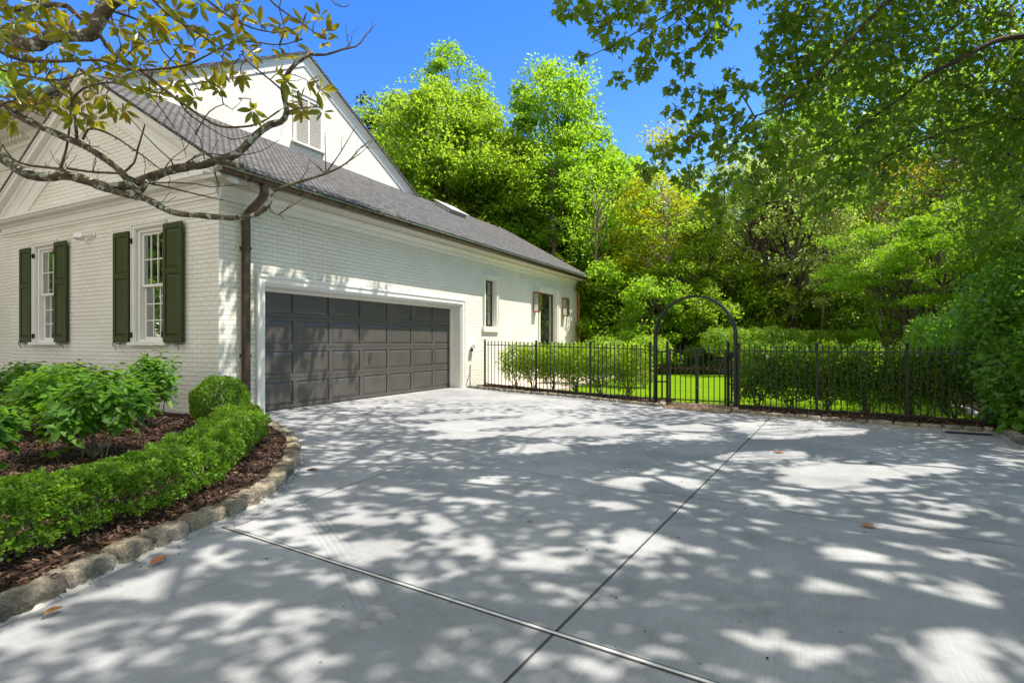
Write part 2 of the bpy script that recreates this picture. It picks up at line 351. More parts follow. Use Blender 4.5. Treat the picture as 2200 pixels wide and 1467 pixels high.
CAMY = leaf_mat('sunlit_tint_camellia_leaf', (0.08, 0.17, 0.006), (0.28, 0.42, 0.014), (0.66, 0.88, 0.03), 0.48, 0.38, 0.45)  # camellia leaf copy with sunshine put into a brighter, yellower colour
GRN_Y = leaf_mat('leaf_yellow_green', (0.065, 0.14, 0.008), (0.23, 0.35, 0.018), (0.54, 0.78, 0.04), 0.58, 0.45, 0.35)
GRN_M = leaf_mat('leaf_mid_green', (0.045, 0.13, 0.008), (0.17, 0.31, 0.014), (0.50, 0.80, 0.03), 0.60, 0.36, 0.5)
GRN_D = leaf_mat('leaf_dark_green', (0.035, 0.09, 0.008), (0.15, 0.24, 0.012), (0.40, 0.62, 0.02), 0.56, 0.45, 0.3)
GRN_P = leaf_mat('leaf_pale_green', (0.10, 0.17, 0.025), (0.36, 0.46, 0.12), (0.72, 0.86, 0.18), 0.55, 0.4, 0.5)
GOLD = leaf_mat('leaf_gold', (0.16, 0.22, 0.006), (0.36, 0.38, 0.012), (0.74, 0.74, 0.02), 0.55, 0.45, 0.3)
RUST = leaf_mat('leaf_rusty', (0.08, 0.14, 0.010), (0.26, 0.25, 0.015), (0.62, 0.46, 0.02), 0.45, 0.45, 0.4, accent=(.45, .20, .02))
NEED = leaf_mat('pine_needle', (0.012, 0.028, 0.012), (0.035, 0.065, 0.026), (0.06, 0.12, 0.03), 0.2, 0.5, 0.3)
PINK = leaf_mat('pink_petal', (0.55, 0.10, 0.16), (0.75, 0.45, 0.50), (0.7, 0.3, 0.3), 0.3, 0.5)
BARK = bark_mat('grey_brown_bark', (0.035, 0.024, 0.016), (0.13, 0.095, 0.065))
BARKP = bark_mat('pale_bark', (0.14, 0.11, 0.08), (0.32, 0.26, 0.19))
BARKM = bark_mat('lichened_magnolia_bark', (0.035, 0.026, 0.014), (0.14, 0.11, 0.065), (0.36, 0.40, 0.34), 14)
TWIGM = bark_mat('magnolia_twig_bark', (0.05, 0.038, 0.022), (0.17, 0.13, 0.08), None, 20)

# ------------------------------------------------------------------ mesh building
class MB:
    def __init__(s): s.v = []; s.f = []; s.sm = []
    def add(s, vs, fs, smooth=False):
        o = len(s.v); s.v += [tuple(x) for x in vs]; s.f += [tuple(i + o for i in f) for f in fs]; s.sm += [smooth] * len(fs); return s
    def box(s, x0, x1, y0, y1, z0, z1, rot=None, org=(0, 0, 0)):
        vs = [(x, y, z) for x in (x0, x1) for y in (y0, y1) for z in (z0, z1)]
        if rot is not None:
            vs = [tuple(rot @ Vector(v) + Vector(org)) for v in vs]
        return s.add(vs, [(0, 1, 3, 2), (4, 6, 7, 5), (0, 4, 5, 1), (2, 3, 7, 6), (0, 2, 6, 4), (1, 5, 7, 3)])
    def tube(s, pts, rad, n=8, cap=True):
        pts = [Vector(p) for p in pts]
        if isinstance(rad, (int, float)): rad = [rad] * len(pts)
        vs = []; prev = None
        for i, p in enumerate(pts):
            d = (pts[min(i + 1, len(pts) - 1)] - pts[max(i - 1, 0)])
            if d.length < 1e-9: d = Vector((0, 0, 1))
            d.normalize()
            if prev is None:
                a = Vector((0, 0, 1)) if abs(d.z) < 0.9 else Vector((1, 0, 0))
                e = d.cross(a).normalized()
            else:
                e = (prev - d * prev.dot(d)); e = e.normalized() if e.length > 1e-6 else d.orthogonal().normalized()
            prev = e; g = d.cross(e)
            for k in range(n):
                t = 2 * math.pi * k / n
                vs.append(p + (e * math.cos(t) + g * math.sin(t)) * rad[i])
        fs = []
        for i in range(len(pts) - 1):
            for k in range(n):
                fs.append((i * n + k, i * n + (k + 1) % n, (i + 1) * n + (k + 1) % n, (i + 1) * n + k))
        if cap:
            fs.append(tuple(range(n - 1, -1, -1))); fs.append(tuple((len(pts) - 1) * n + k for k in range(n)))
        return s.add(vs, fs, True)
    def sweep(s, prof, p0, p1, ad, bd, ends=None):
        """closed profile [(a,b)] swept p0->p1; ends = plane coords: ((axis,val0),(axis,val1)) mitres"""
        p0 = Vector(p0); p1 = Vector(p1); ad = Vector(ad); bd = Vector(bd); d = (p1 - p0)
        vs = []
        for k, base in enumerate((p0, p1)):
            for a, b in prof:
                q = base + ad * a + bd * b
                if ends and ends[k] is not None:
                    ax, val = ends[k]
                    q = q + d * ((val - q[ax]) / d[ax])
                vs.append(q)
        n = len(prof)
        fs = [(i, (i + 1) % n, n + (i + 1) % n, n + i) for i in range(n)]
        fs += [tuple(range(n - 1, -1, -1)), tuple(range(n, 2 * n))]
        return s.add(vs, fs)
    def prism(s, poly, axis, a, b):
        def P(u, v, t):
            return {0: (t, u, v), 1: (u, t, v), 2: (u, v, t)}[axis]
        n = len(poly)
        vs = [P(u, v, a) for u, v in poly] + [P(u, v, b) for u, v in poly]
        return s.add(vs, [(i, (i + 1) % n, n + (i + 1) % n, n + i) for i in range(n)] + [tuple(range(n - 1, -1, -1)), tuple(range(n, 2 * n))])
    def lathe(s, prof, c, n=16):
        vs = []; m = len(prof)
        for k in range(n):
            t = 2 * math.pi * k / n
            for r, z in prof: vs.append((c[0] + r * math.cos(t), c[1] + r * math.sin(t), c[2] + z))
        fs = [(k * m + i, ((k + 1) % n) * m + i, ((k + 1) % n) * m + i + 1, k * m + i + 1) for k in range(n) for i in range(m - 1)]
        return s.add(vs, fs, True)
    def build(s, name, mat, parent=None, bevel=0, label=None, kind=None):
        me = bpy.data.meshes.new(name); me.from_pydata(s.v, [], s.f)
        bm = bmesh.new(); bm.from_mesh(me); bmesh.ops.recalc_face_normals(bm, faces=bm.faces); bm.to_mesh(me); bm.free()
        me.polygons.foreach_set('use_smooth', s.sm)
        me.materials.append(mat)
        o = bpy.data.objects.new(name, me); COL.objects.link(o)
        par(o, parent)
        if bevel:
            md = o.modifiers.new('bevel', 'BEVEL'); md.width = bevel; md.segments = 2; md.limit_method = 'ANGLE'; md.angle_limit = math.radians(40)
            md.harden_normals = True
        if label: o['label'] = label
        if kind: o['kind'] = kind
        return o

def par(o, p):
    if p is None: return
    o.parent = p
    bpy_m = Matrix.Translation(-world_loc(p))
    o.matrix_parent_inverse = bpy_m

def world_loc(o):
    l = Vector(o.location)
    return l if o.parent is None else l           # parts sit at the origin, only things carry a location

def thing(name, label, cat, loc=(0, 0, 0), group=None):
    o = bpy.data.objects.new(name, None); COL.objects.link(o); o.location = loc; o.empty_display_size = 0.3
    o['label'] = label; o['category'] = cat
    if group: o['group'] = group
    return o

def tag(o, label, cat, group=None, kind=None):
    if label: o['label'] = label
    if cat: o['category'] = cat
    if group: o['group'] = group
    if kind: o['kind'] = kind
    return o

def part_of(o, parent):
    """parts of a thing keep world coordinates in their mesh"""
    par(o, parent); return o

# ---- leaves in bulk
OVAL = (np.array([[0, 0, 0], [0.30, -0.23, 0.05], [0.68, -0.20, 0.05], [1, 0, -0.04], [0.68, 0.20, 0.05], [0.30, 0.23, 0.05]]),
        [(0, 1, 2, 3), (0, 3, 4, 5)])
DIAM = (np.array([[0, 0, 0], [0.45, -0.30, 0.04], [1, 0, -0.03], [0.45, 0.30, 0.04]]), [(0, 1, 2), (0, 2, 3)])
ROUND = (np.array([[0, 0, 0], [0.25, -0.34, 0.05], [0.75, -0.34, 0.05], [1, 0, -0.02], [0.75, 0.34, 0.05], [0.25, 0.34, 0.05]]),
         [(0, 1, 2, 3), (0, 3, 4, 5)])
_mp = [(0, 0, 0), (0.10, -0.30, .02), (0.02, -0.46, -.02), (0.36, -0.30, .03), (0.50, -0.52, -.04), (0.62, -0.20, .03), (1.0, 0, -.05),
       (0.62, 0.20, .03), (0.50, 0.52, -.04), (0.36, 0.30, .03), (0.02, 0.46, -.02), (0.10, 0.30, .02)]
MAPLE = (np.array(_mp), [(0, 1, 2, 3), (0, 3, 4, 5), (0, 5, 6, 7), (0, 7, 8, 9), (0, 9, 10, 11)])
LONG = (np.array([[0, 0, 0], [0.3, -0.15, 0.03], [0.7, -0.13, 0.02], [1, 0, -0.05], [0.7, 0.13, 0.02], [0.3, 0.15, 0.03]]), [(0, 1, 2, 3), (0, 3, 4, 5)])
NEEDLE = (np.array([[0, 0, 0], [0.5, -0.05, 0], [1, 0, 0], [0.5, 0.05, 0]]), [(0, 1, 2, 3)])
STAR = (np.array([[0, 0, 0], [0.5, -0.10, 0.02], [1, 0, 0], [0.5, 0.10, 0.02], [0.65, -0.50, 0], [0.40, -0.22, 0], [0.65, 0.50, 0], [0.40, 0.22, 0]]),
        [(0, 1, 2, 3), (0, 5, 4, 1), (0, 3, 6, 7)])

def unit(a):
    return a / np.maximum(np.linalg.norm(a, axis=-1, keepdims=True), 1e-9)

def rdir(n, rng=None):
    return unit((rng or RNG).normal(size=(n, 3)))

def leaves(name, tmpl, pos, axis, nrm, size, mat, parent=None, tint=None, rng=None):
    rng = rng or RNG
    V, Fc = tmpl
    n = len(pos)
    a = unit(axis); b = unit(np.cross(nrm, a)); c = np.cross(a, b)
    size = np.broadcast_to(np.asarray(size, float), (n,))
    co = (pos[:, None, :] + size[:, None, None] * (V[None, :, 0, None] * a[:, None, :] + V[None, :, 1, None] * b[:, None, :] + V[None, :, 2, None] * c[:, None, :]))
    co = co.reshape(-1, 3).astype(np.float32)
    nv = len(V)
    flat = np.concatenate([np.array(f) for f in Fc]); cnt = np.array([len(f) for f in Fc])
    idx = (np.arange(n)[:, None] * nv + flat[None, :]).ravel().astype(np.int32)
    cnts = np.tile(cnt, n); starts = np.concatenate([[0], np.cumsum(cnts)[:-1]]).astype(np.int32)
    me = bpy.data.meshes.new(name)
    me.vertices.add(len(co)); me.vertices.foreach_set('co', co.ravel())
    me.loops.add(len(idx)); me.loops.foreach_set('vertex_index', idx)
    me.polygons.add(len(starts)); me.polygons.foreach_set('loop_start', starts)
    at = me.attributes.new('tint', 'FLOAT', 'FACE')
    if tint is None: tint = rng.random(n)
    at.data.foreach_set('value', np.repeat(tint, len(Fc)).astype(np.float32))
    me.update(calc_edges=True)
    me.materials.append(mat)
    o = bpy.data.objects.new(name, me); COL.objects.link(o)
    par(o, parent)
    return o

def noise3(p, s, seed=0):
    """cheap smooth noise in [-1,1] from a few sines"""
    r = np.random.default_rng(seed); out = 0
    for _ in range(5):
        k = r.normal(size=3) * s; ph = r.random() * 6.28
        out = out + np.sin(p @ k + ph)
    return out / 2.6

def limb_pts(p0, p1, sag=0.0, wob=0.1, n=6, rng=None):
    rng = rng or RNG
    p0 = np.array(p0, float); p1 = np.array(p1, float); L = np.linalg.norm(p1 - p0)
    t = np.linspace(0, 1, n)[:, None]
    pts = p0 + (p1 - p0) * t
    pts[:, 2] += (np.sin(t[:, 0] * math.pi) * sag * L)
    pts[1:-1] += rng.normal(size=(n - 2, 3)) * wob * L * 0.12
    return pts

# ------------------------------------------------------------------ trees
def tree(name, label, base, H, rx, z0, leafmat, bark=None, n=20000, leaf=0.17, tmpl=DIAM, shape='round', nclump=110, seed=1,
         trunks=1, tr=0.16, group='trees standing in the woodland behind the fence', cat='tree', ry=None, clr=0.85, flat=0.62, dens=1.0, lean=(0, 0)):
    rng = np.random.default_rng(seed)
    base = np.array(base, float); ry = ry or rx
    root = thing(name, label, cat, tuple(base), group)
    bark = bark or BARK
    cz = (H + z0) / 2; hz = (H - z0) / 2
    # clump centres
    cl = []
    while len(cl) < nclump:
        q = rng.uniform(-1, 1, 3); h = (q[2] + 1) / 2
        if shape == 'round': prof = math.sqrt(max(0, 1 - (abs(q[2]) ** 2.2)))
        elif shape == 'cone': prof = min(1, (1 - h) ** 0.75 * 1.15) * min(1, 0.45 + h * 4)
        elif shape == 'column': prof = min(1.0, (1 - h) ** 0.45 * 1.1) * min(1, 0.6 + h * 3)
        elif shape == 'spire': prof = min(1.0, (1 - h) ** 0.62 * 1.45) * min(1, 0.6 + h * 3)
        elif shape == 'vase': prof = (0.35 + 0.75 * h) * math.sqrt(max(0, 1 - max(0, (h - 0.6) / 0.4) ** 2.2))
        else: prof = math.sqrt(max(0, 1 - abs(q[2]) ** 3))
        r = math.hypot(q[0], q[1])
        lob = 1 + 0.22 * math.sin(3 * math.atan2(q[1], q[0]) + seed) + 0.16 * math.sin(7 * h * 2 + 2 * math.atan2(q[1], q[0]))
        if r > prof * lob or prof <= 0: continue
        if r < prof * lob * 0.45 and rng.random() < 0.65: continue
        cl.append((q[0] * rx + lean[0] * h, q[1] * ry + lean[1] * h, cz + q[2] * hz))
    cl = np.array(cl) + base
    # leaves
    per = rng.dirichlet(np.ones(nclump) * 3) * n * dens
    P = []; 
    for c, k in zip(cl, per.astype(int)):
        if k < 1: continue
        d = rdir(k, rng); rr = clr * rng.uniform(0.6, 1.25) * rng.random(k) ** 0.45
        q = d * rr[:, None] * np.array([1, 1, flat]); 
        q[:, 2] -= (q[:, 0] ** 2 + q[:, 1] ** 2) * 0.25
        P.append(c + q)
    P = np.concatenate(P)
    nz = noise3(P, 2.2 / clr, seed)
    P = P[nz > -0.75]
    k = len(P)
    nr = rdir(k, rng) * 0.75 + np.array([0.15, 0.1, 0.75]); ax = np.cross(nr, rdir(k, rng)); ax[:, 2] -= 0.25
    P[:, 2] = np.maximum(P[:, 2], 0.15)
    cr = leaves('crown', tmpl, P, ax, nr, leaf * rng.uniform(0.65, 1.25, k), leafmat, root, rng=rng)
    # trunks and limbs
    mb = MB()
    top = H * 0.86
    tk = []
    for t in range(trunks):
        a = 6.28 * t / trunks + seed; sp = 0 if trunks == 1 else 0.45 + 0.1 * t
        nn = 9; zz = np.linspace(-0.1, top * (1 if t == 0 else 0.85), nn)
        px = base[0] + math.cos(a) * sp * (zz / top) * rx * 0.9 + rng.normal(size=nn).cumsum() * 0.05 + lean[0] * zz / H * 0.8
        py = base[1] + math.sin(a) * sp * (zz / top) * rx * 0.9 + rng.normal(size=nn).cumsum() * 0.05 + lean[1] * zz / H * 0.8
        pts = np.stack([px, py, zz], 1); r0 = tr * (1 if t == 0 else 0.8)
        rad = [r0 * (1.35 if i == 0 else 1.0) * (1 - 0.88 * i / (nn - 1)) for i in range(nn)]
        mb.tube(pts, rad, 9); tk.append(pts)
    sel = rng.permutation(len(cl))[: int(len(cl) * 0.7)]
    for i in sel:
        c = cl[i]; pts = tk[rng.integers(len(tk))]
        want = max(z0 * 0.6, (c[2] - base[2]) - 0.9 * math.hypot(c[0] - base[0], c[1] - base[1]) - 0.3)
        want = min(want, top * 0.93)
        zt = pts[:, 2]; j = int(np.clip(np.searchsorted(zt, want), 1, len(zt) - 1))
        f = (want - zt[j - 1]) / (zt[j] - zt[j - 1]); st = pts[j - 1] + (pts[j] - pts[j - 1]) * f
        L = np.linalg.norm(c - st); r0 = min(tr * 0.45, 0.012 + 0.014 * L)
        mb.tube(limb_pts(st, c, 0.06, 0.5, 6, rng), [r0, r0 * .85, r0 * .65, r0 * .5, r0 * .35, r0 * .15], 5, False)
    mb.build('trunk', bark, root)
    return root

def copy_thing(src, loc, label, rz=0.0, sc=(1, 1, 1)):
    r = src.copy(); COL.objects.link(r); r.location = loc; r['label'] = label
    r.rotation_euler = (0, 0, rz); r.scale = sc
    for ch in src.children:
        c = ch.copy(); COL.objects.link(c); c.parent = r; c.matrix_parent_inverse = ch.matrix_parent_inverse.copy()
        for g in ch.children:
            d = g.copy(); COL.objects.link(d); d.parent = c; d.matrix_parent_inverse = g.matrix_parent_inverse.copy()
    return r

# ------------------------------------------------------------------ ground, driveway, beds
def catmull(pts, step=0.1):
    P = [np.array(p, float) for p in pts]; P = [2 * P[0] - P[1]] + P + [2 * P[-1] - P[-2]]
    out = []
    for i in range(1, len(P) - 2):
        L = np.linalg.norm(P[i + 1] - P[i]); n = max(2, int(L / step))
        for k in range(n):
            t = k / n; a, b, c, d = P[i - 1], P[i], P[i + 1], P[i + 2]
            out.append(0.5 * ((2 * b) + (c - a) * t + (2 * a - 5 * b + 4 * c - d) * t * t + (3 * b - a - 3 * c + d) * t ** 3))
    out.append(P[-2]); return np.array(out)

KL = catmull([(-2.5, -5), (-2.5, -3), (-2.55, -1.5), (-2.7, -0.2), (-2.94, 1.03), (-3.13, 1.61), (-3.48, 2.69), (-3.86, 3.26), (-4.37, 3.82), (-5.05, 4.40), (-5.75, 4.82), (-6.3, 5.1), (-6.95, 5.45), (-7.62, 5.80)], 0.08)
KF = catmull([(-7.6, 12.0), (-6.9, 11.72), (-5.94, 11.32), (-4.64, 10.98), (-3.42, 10.48), (-2.75, 10.18), (-2.2, 9.98)], 0.08)
KR = catmull([(-1.01, 9.66), (-0.12, 9.42), (0.76, 9.25), (1.55, 9.15), (2.23, 9.15)], 0.08)
KS = catmull([(2.26, 9.10), (2.2, 8.4), (2.25, 7.6), (2.5, 6.5), (2.9, 5), (3.2, 2), (3.3, -3), (3.3, -5)], 0.08)

def sheet(name, poly, z, mat, kind='structure', th=0.25):
    mb = MB(); mb.prism([tuple(p) for p in poly], 2, z - th, z)
    o = mb.build(name, mat, kind=kind); return o

gm = MB(); gm.add([(-900, -900, -0.06), (900, -900, -0.06), (900, 900, -0.06), (-900, 900, -0.06)], [(0, 1, 2, 3)])
gm.build('ground', FLOORM, kind='structure')
drive = [tuple(p) for p in KL] + [(-7.62, 6.0), (-8.0, 6.0), (-8.0, 11.80), (-7.62, 11.80)] + [tuple(p) for p in KF] + [(-2.1, 9.9), (-1.1, 9.58)] + [tuple(p) for p in KR] + [tuple(p) for p in KS] + [(3.3, -26), (-3.2, -26), (-3.0, -12)]
dr = sheet('driveway', drive, 0.0, CONC, th=0.2)
# joints
mb = MB()
def strip(pts, w, z, mb):
    for (x0, y0), (x1, y1) in zip(pts[:-1], pts[1:]):
        d = Vector((x1 - x0, y1 - y0, 0)).normalized(); n = Vector((-d.y, d.x, 0)) * w / 2
        mb.add([(x0 - n.x, y0 - n.y, z), (x0 + n.x, y0 + n.y, z), (x1 + n.x, y1 + n.y, z), (x1 - n.x, y1 - n.y, z)], [(0, 1, 2, 3)])
strip([(-1.35, -6.0), (-0.9, 1.66), (-0.41, 9.44)], 0.011, 0.003, mb)
o = mb.build('control_joint', JOINTM, dr)
mb = MB(); strip([(-3.18, 2.26), (-3.27, 3.4), (-3.33, 5.0), (-3.33, 7.6), (-3.40, 10.3)], 0.006, 0.0035, mb); mb.build('control_joint', JOINTM, dr)
mb = MB(); strip([(-6.3, 5.26), (-3.41, 4.66), (-2.33, 4.44), (1.13, 4.14), (2.9, 3.95)], 0.005, 0.004, mb); mb.build('control_joint', JOINTM, dr)
mb = MB(); strip([(-3.24, 2.235), (-0.27, 1.985), (2.2, 1.80), (3.1, 1.73)], 0.034, 0.0030, mb); mb.build('joint_gap', JOINTM, dr)
mb = MB(); mb.tube([(-3.22, 2.235, -0.004), (-1.8, 2.113, -0.004), (-0.27, 1.987, -0.004), (2.2, 1.802, -0.004), (3.1, 1.732, -0.004)], 0.011, 8); mb.build('expansion_joint_sealant', SEAL, dr)
# beds
def offset(path, d):
    t = np.gradient(path, axis=0); t /= np.linalg.norm(t, axis=1)[:, None]
    return path + np.stack([-t[:, 1], t[:, 0]], 1) * d
KLi = offset(KL, 0.08)
bed = [tuple(p) for p in KLi] + [(-7.64, 5.19), (-30, 5.7), (-30, -12), (-2.6, -12)]
def in_poly(P, poly):
    x, y = P[:, 0], P[:, 1]; ins = np.zeros(len(P), bool); j = len(poly) - 1
    for i in range(len(poly)):
        xi, yi = poly[i]; xj, yj = poly[j]
        c = ((yi > y) != (yj > y)) & (x < (xj - xi) * (y - yi) / (yj - yi + 1e-12) + xi); ins ^= c; j = i
    return ins
sheet('mulch_bed', bed, 0.055, MULCHB)
fb = [(-7.64, 12.06)] + [tuple(p) for p in offset(KF, 0.06)] + [(-2.26, 11.3), (-5.2, 12.2), (-7.64, 13.2)]
sheet('mulch_bed', fb, 0.02, MULCHB)
fb2 = [(-0.98, 9.75)] + [tuple(p) for p in offset(KR, 0.06)] + [(2.30, 10.35), (-0.9, 10.9)]
sheet('mulch_bed', fb2, 0.02, MULCHB)
sb = [tuple(p) for p in offset(KS, 0.08)][::-1] + [(2.30, 10.35), (2.56, 10.45), (2.56, 26), (14, 26), (14, -5)]
sheet('mulch_bed', sb, 0.03, MULCHB)
sheet('lawn', [(-2.2, 11.30), (-4.9, 12.15), (-5.2, 14), (-5.6, 20.2), (-4.2, 20.6), (2.3, 21.2), (2.46, 14), (2.40, 10.38), (-0.95, 10.93), (-1.02, 10.85), (-2.2, 10.85)], 0.015, LAWN)
sheet('gravel_threshold', [(-2.12, 9.94), (-1.08, 9.66), (-1.04, 10.82), (-2.18, 10.82)], 0.006, GRAVEL, th=0.006)
sheet('patio', [(-7.64, 13.2), (-5.25, 12.3), (-5.25, 14), (-5.65, 20.4), (-7.64, 20.4)], 0.018, PAVING)
sheet('bounce_paving', [(-28, -24), (-3.3, -24), (-3.0, -1.6), (-28, -0.6)], 0.075, PAVING, th=0.12)  # unseen pale paving, added to bounce sunlight onto the gable wall
# chips of bark on the beds
def chips(name, poly, bbox, n, z, smin=0.02, smax=0.07, seed=3):
    rng = np.random.default_rng(seed)
    P = np.stack([rng.uniform(bbox[0], bbox[1], n), rng.uniform(bbox[2], bbox[3], n)], 1); P = P[in_poly(P, poly)]
    k = len(P); P3 = np.concatenate([P, (z + rng.random(k) * 0.022)[:, None]], 1)
    a = rdir(k, rng); a[:, 2] *= 0.28; nr = rdir(k, rng) * 0.55 + np.array([0, 0, 1.0])
    s = rng.uniform(smin, smax, k)
    o = leaves(name, CHIP, P3, a, nr, s, MULCHC, None, rng=rng)
    tag(o, None, None, kind='stuff'); return o
CHIP = (np.array([[0, -.13, 0], [0.5, -.17, 0.05], [1, -.07, 0], [1, .09, 0.0], [.5, .16, .06], [0, .10, 0], [0, -.13, -.12], [1, -.07, -.12]]), [(0, 1, 4, 5), (1, 2, 3, 4), (0, 6, 7, 2)])
o = chips('bark_mulch', bed, (-7.6, -2.2, -0.5, 5.9), 80000, 0.052, 0.014, 0.052); o['label'] = 'brown shredded bark mulch covering the planting bed'
o = chips('bark_mulch', bed, (-14, -7.0, 1.5, 5.1), 12000, 0.052, 0.03, 0.08, 4); o['label'] = 'brown bark mulch under the leafy shrubs by the wall'
o = chips('bark_mulch', fb, (-7.6, -2, 9.9, 12.8), 6000, 0.018, 0.03, 0.07, 5); o['label'] = 'bark mulch along the left fence'
o = chips('bark_mulch', fb2, (-1, 2.5, 9, 11), 6000, 0.018, 0.03, 0.07, 6); o['label'] = 'bark mulch along the right fence'
o = chips('bark_mulch', sb, (2.1, 6, 5, 14), 14000, 0.028, 0.03, 0.08, 8); o['label'] = 'bark mulch under the big glossy shrub'

rng = np.random.default_rng(19); gp = [(-2.16, 9.90), (-1.05, 9.62), (-1.04, 10.82), (-2.18, 10.82)]; P = np.stack([rng.uniform(-2.2, -1.0, 5200), rng.uniform(9.6, 10.85, 5200)], 1); P = P[in_poly(P, gp)]; k = len(P)
GRV = leaf_mat('gravel_pebble', (.20, .13, .08), (.62, .50, .38), (.1, .08, .06), .02, .8, .2)
o = leaves('pea_gravel', CHIP, np.concatenate([P, (.008 + rng.random((k, 1)) * .01)], 1), rdir(k, rng) * np.array([1, 1, .4]), rdir(k, rng) * .6 + np.array([0, 0, 1]), rng.uniform(.014, .034, k), GRV, rng=rng); tag(o, 'tan pea gravel strip under the double gate', None, kind='stuff')
# ---- stone kerbs (mortared: one thing each, every stone a part)
def kerb(name, label, path, lo, hi, wd, h, mat, seed, side=1, group='rough stone kerbs edging the beds'):
    rng = np.random.default_rng(seed)
    seg = np.linalg.norm(np.diff(path, axis=0), axis=1); S = np.concatenate([[0], np.cumsum(seg)])
    root = thing(name, label, 'kerb', (path[0][0], path[0][1], 0), group)
    t = np.gradient(path, axis=0); t /= np.linalg.norm(t, axis=1)[:, None]; nr = np.stack([-t[:, 1], t[:, 0]], 1) * side
    def at(s):
        return np.array([np.interp(s, S, path[:, 0]), np.interp(s, S, path[:, 1])]), np.array([np.interp(s, S, nr[:, 0]), np.interp(s, S, nr[:, 1])])
    mm = MB()
    s = 0.0; step = 0.15
    while s < S[-1] - 0.02:
        e = min(S[-1], s + step); p, n1 = at(s); q, n2 = at(e)
        a = p + n1 * 0.02; b_ = q + n2 * 0.02; c = q + n2 * (wd - 0.01); d = p + n1 * (wd - 0.01)
        mm.add([(*a, -0.03), (*b_, -0.03), (*c, -0.03), (*d, -0.03), (*a, h * 0.42), (*b_, h * 0.42), (*c, h * 0.42), (*d, h * 0.42)], [(0, 1, 5, 4), (1, 2, 6, 5), (2, 3, 7, 6), (3, 0, 4, 7), (4, 5, 6, 7)])
        s = e
    # mortar toe smeared against the slab
    s = 0.0
    while s < S[-1] - 0.02:
        e = min(S[-1], s + 0.07); p, n1 = at(s); q, n2 = at(e); w1 = 0.012 + 0.016 * rng.random()
        a = p - n1 * w1; b_ = q - n2 * w1
        c = q + n2 * 0.03; d = p + n1 * 0.03
        mm.add([(*a, 0.001), (*b_, 0.001), (*c, 0.026), (*d, 0.026)], [(0, 1, 2, 3)]); s = e
    mm.build('mortar', MORTAR, root)
    s = 0.0
    while s < S[-1] - 0.06:
        L = rng.uniform(lo, hi); e = min(s + L, S[-1])
        nx, nyy, nz_ = max(4, int((e - s) / 0.035)), 5, 4
        hh = h * rng.uniform(0.86, 1.12); w0 = wd * rng.uniform(0.9, 1.1); off = rng.uniform(-0.008, 0.008)
        mb = MB(); g = {}
        vs = []; fs = []
        def vid(i, j, k):
            key = (i, j, k)
            if key not in g:
                fx = i / nx; fy = j / nyy; fz = k / nz_
                ss = s + 0.011 + (e - s - 0.022) * fx
                p, n1 = at(ss); r = p + n1 * (off + w0 * fy)
                z = -0.03 + (hh + 0.03) * fz
                # round the edges and roughen
                ex = min(fx, 1 - fx) * (e - s); ey = min(fy, 1 - fy) * w0; ez = (1 - fz) * hh
                rd = 0.022
                for (u1, u2) in ((ey, ez), (ex, ez), (ex, ey)):
                    if u1 < rd and u2 < rd:
                        q = 0.17 * rd * (1 - u1 / rd) * (1 - u2 / rd) * 1.6
                        z -= q * (u2 is ez) ; r = r + n1 * (q if fy < 0.5 else -q) * (u1 is ey or u2 is ey)
                ph = (r[0] * 61 + seed, r[1] * 57, z * 70)
                dn = 0.006 * (math.sin(ph[0] + 1.7 * math.sin(ph[1])) + math.sin(ph[1] * 1.3 + 2.1 * math.sin(ph[2])))
                r = r - n1 * dn * (1 if fy < 0.5 else -1); z += 0.006 * math.sin(ph[0] * .7 + ph[1] * .9) * fz
                g[key] = len(vs); vs.append((r[0], r[1], z))
            return g[key]
        for i in range(nx):
            for j in range(nyy): fs.append((vid(i, j, nz_), vid(i + 1, j, nz_), vid(i + 1, j + 1, nz_), vid(i, j + 1, nz_)))
            for k in range(nz_):
                fs.append((vid(i, 0, k), vid(i + 1, 0, k), vid(i + 1, 0, k + 1), vid(i, 0, k + 1)))
                fs.append((vid(i, nyy, k), vid(i, nyy, k + 1), vid(i + 1, nyy, k + 1), vid(i + 1, nyy, k)))
        for j in range(nyy):
            for k in range(nz_):
                fs.append((vid(0, j, k), vid(0, j, k + 1), vid(0, j + 1, k + 1), vid(0, j + 1, k)))
                fs.append((vid(nx, j, k), vid(nx, j + 1, k), vid(nx, j + 1, k + 1), vid(nx, j, k + 1)))
        mb.add(vs, fs, True); mb.build('stone', mat, root); s = e
    return root
kerb('stone_kerb', 'curved kerb of tan fieldstones between the hedge bed and the concrete', KL[KL[:, 1] > -0.6], 0.18, 0.40, 0.145, 0.092, STONEW, 11)
kerb('stone_kerb', 'low grey stone kerb along the sunny fence left of the gate', KF, 0.16, 0.30, 0.11, 0.06, STONE, 12)
kerb('stone_kerb', 'low grey stone kerb along the fence right of the gate', KR, 0.16, 0.30, 0.11, 0.065, STONE, 13)
kerb('stone_kerb', 'shaded stone kerb turning back along the right side of the driveway', KS[KS[:, 1] > 5], 0.18, 0.3, 0.12, 0.08, STONE, 14)
kerb('stone_kerb', 'short stub of stone kerb left of the gravel threshold', np.array([(-2.16, 10.0), (-2.2, 10.35)]), 0.17, 0.2, 0.10, 0.07, STONE, 15)
kerb('stone_kerb', 'short stub of stone kerb right of the gravel threshold', np.array([(-1.03, 10.15), (-1.0, 9.7)]), 0.2, 0.25, 0.10, 0.07, STONE, 16)
kerb('lawn_edging', 'pale stone strip along the right edge of the lawn', np.array([(2.42, 10.35), (2.45, 11.5), (2.48, 14.0), (2.5, 18.0)]), 0.3, 0.5, 0.10, 0.05, MORTAR, 17, -1, 'stone edging of the lawn')
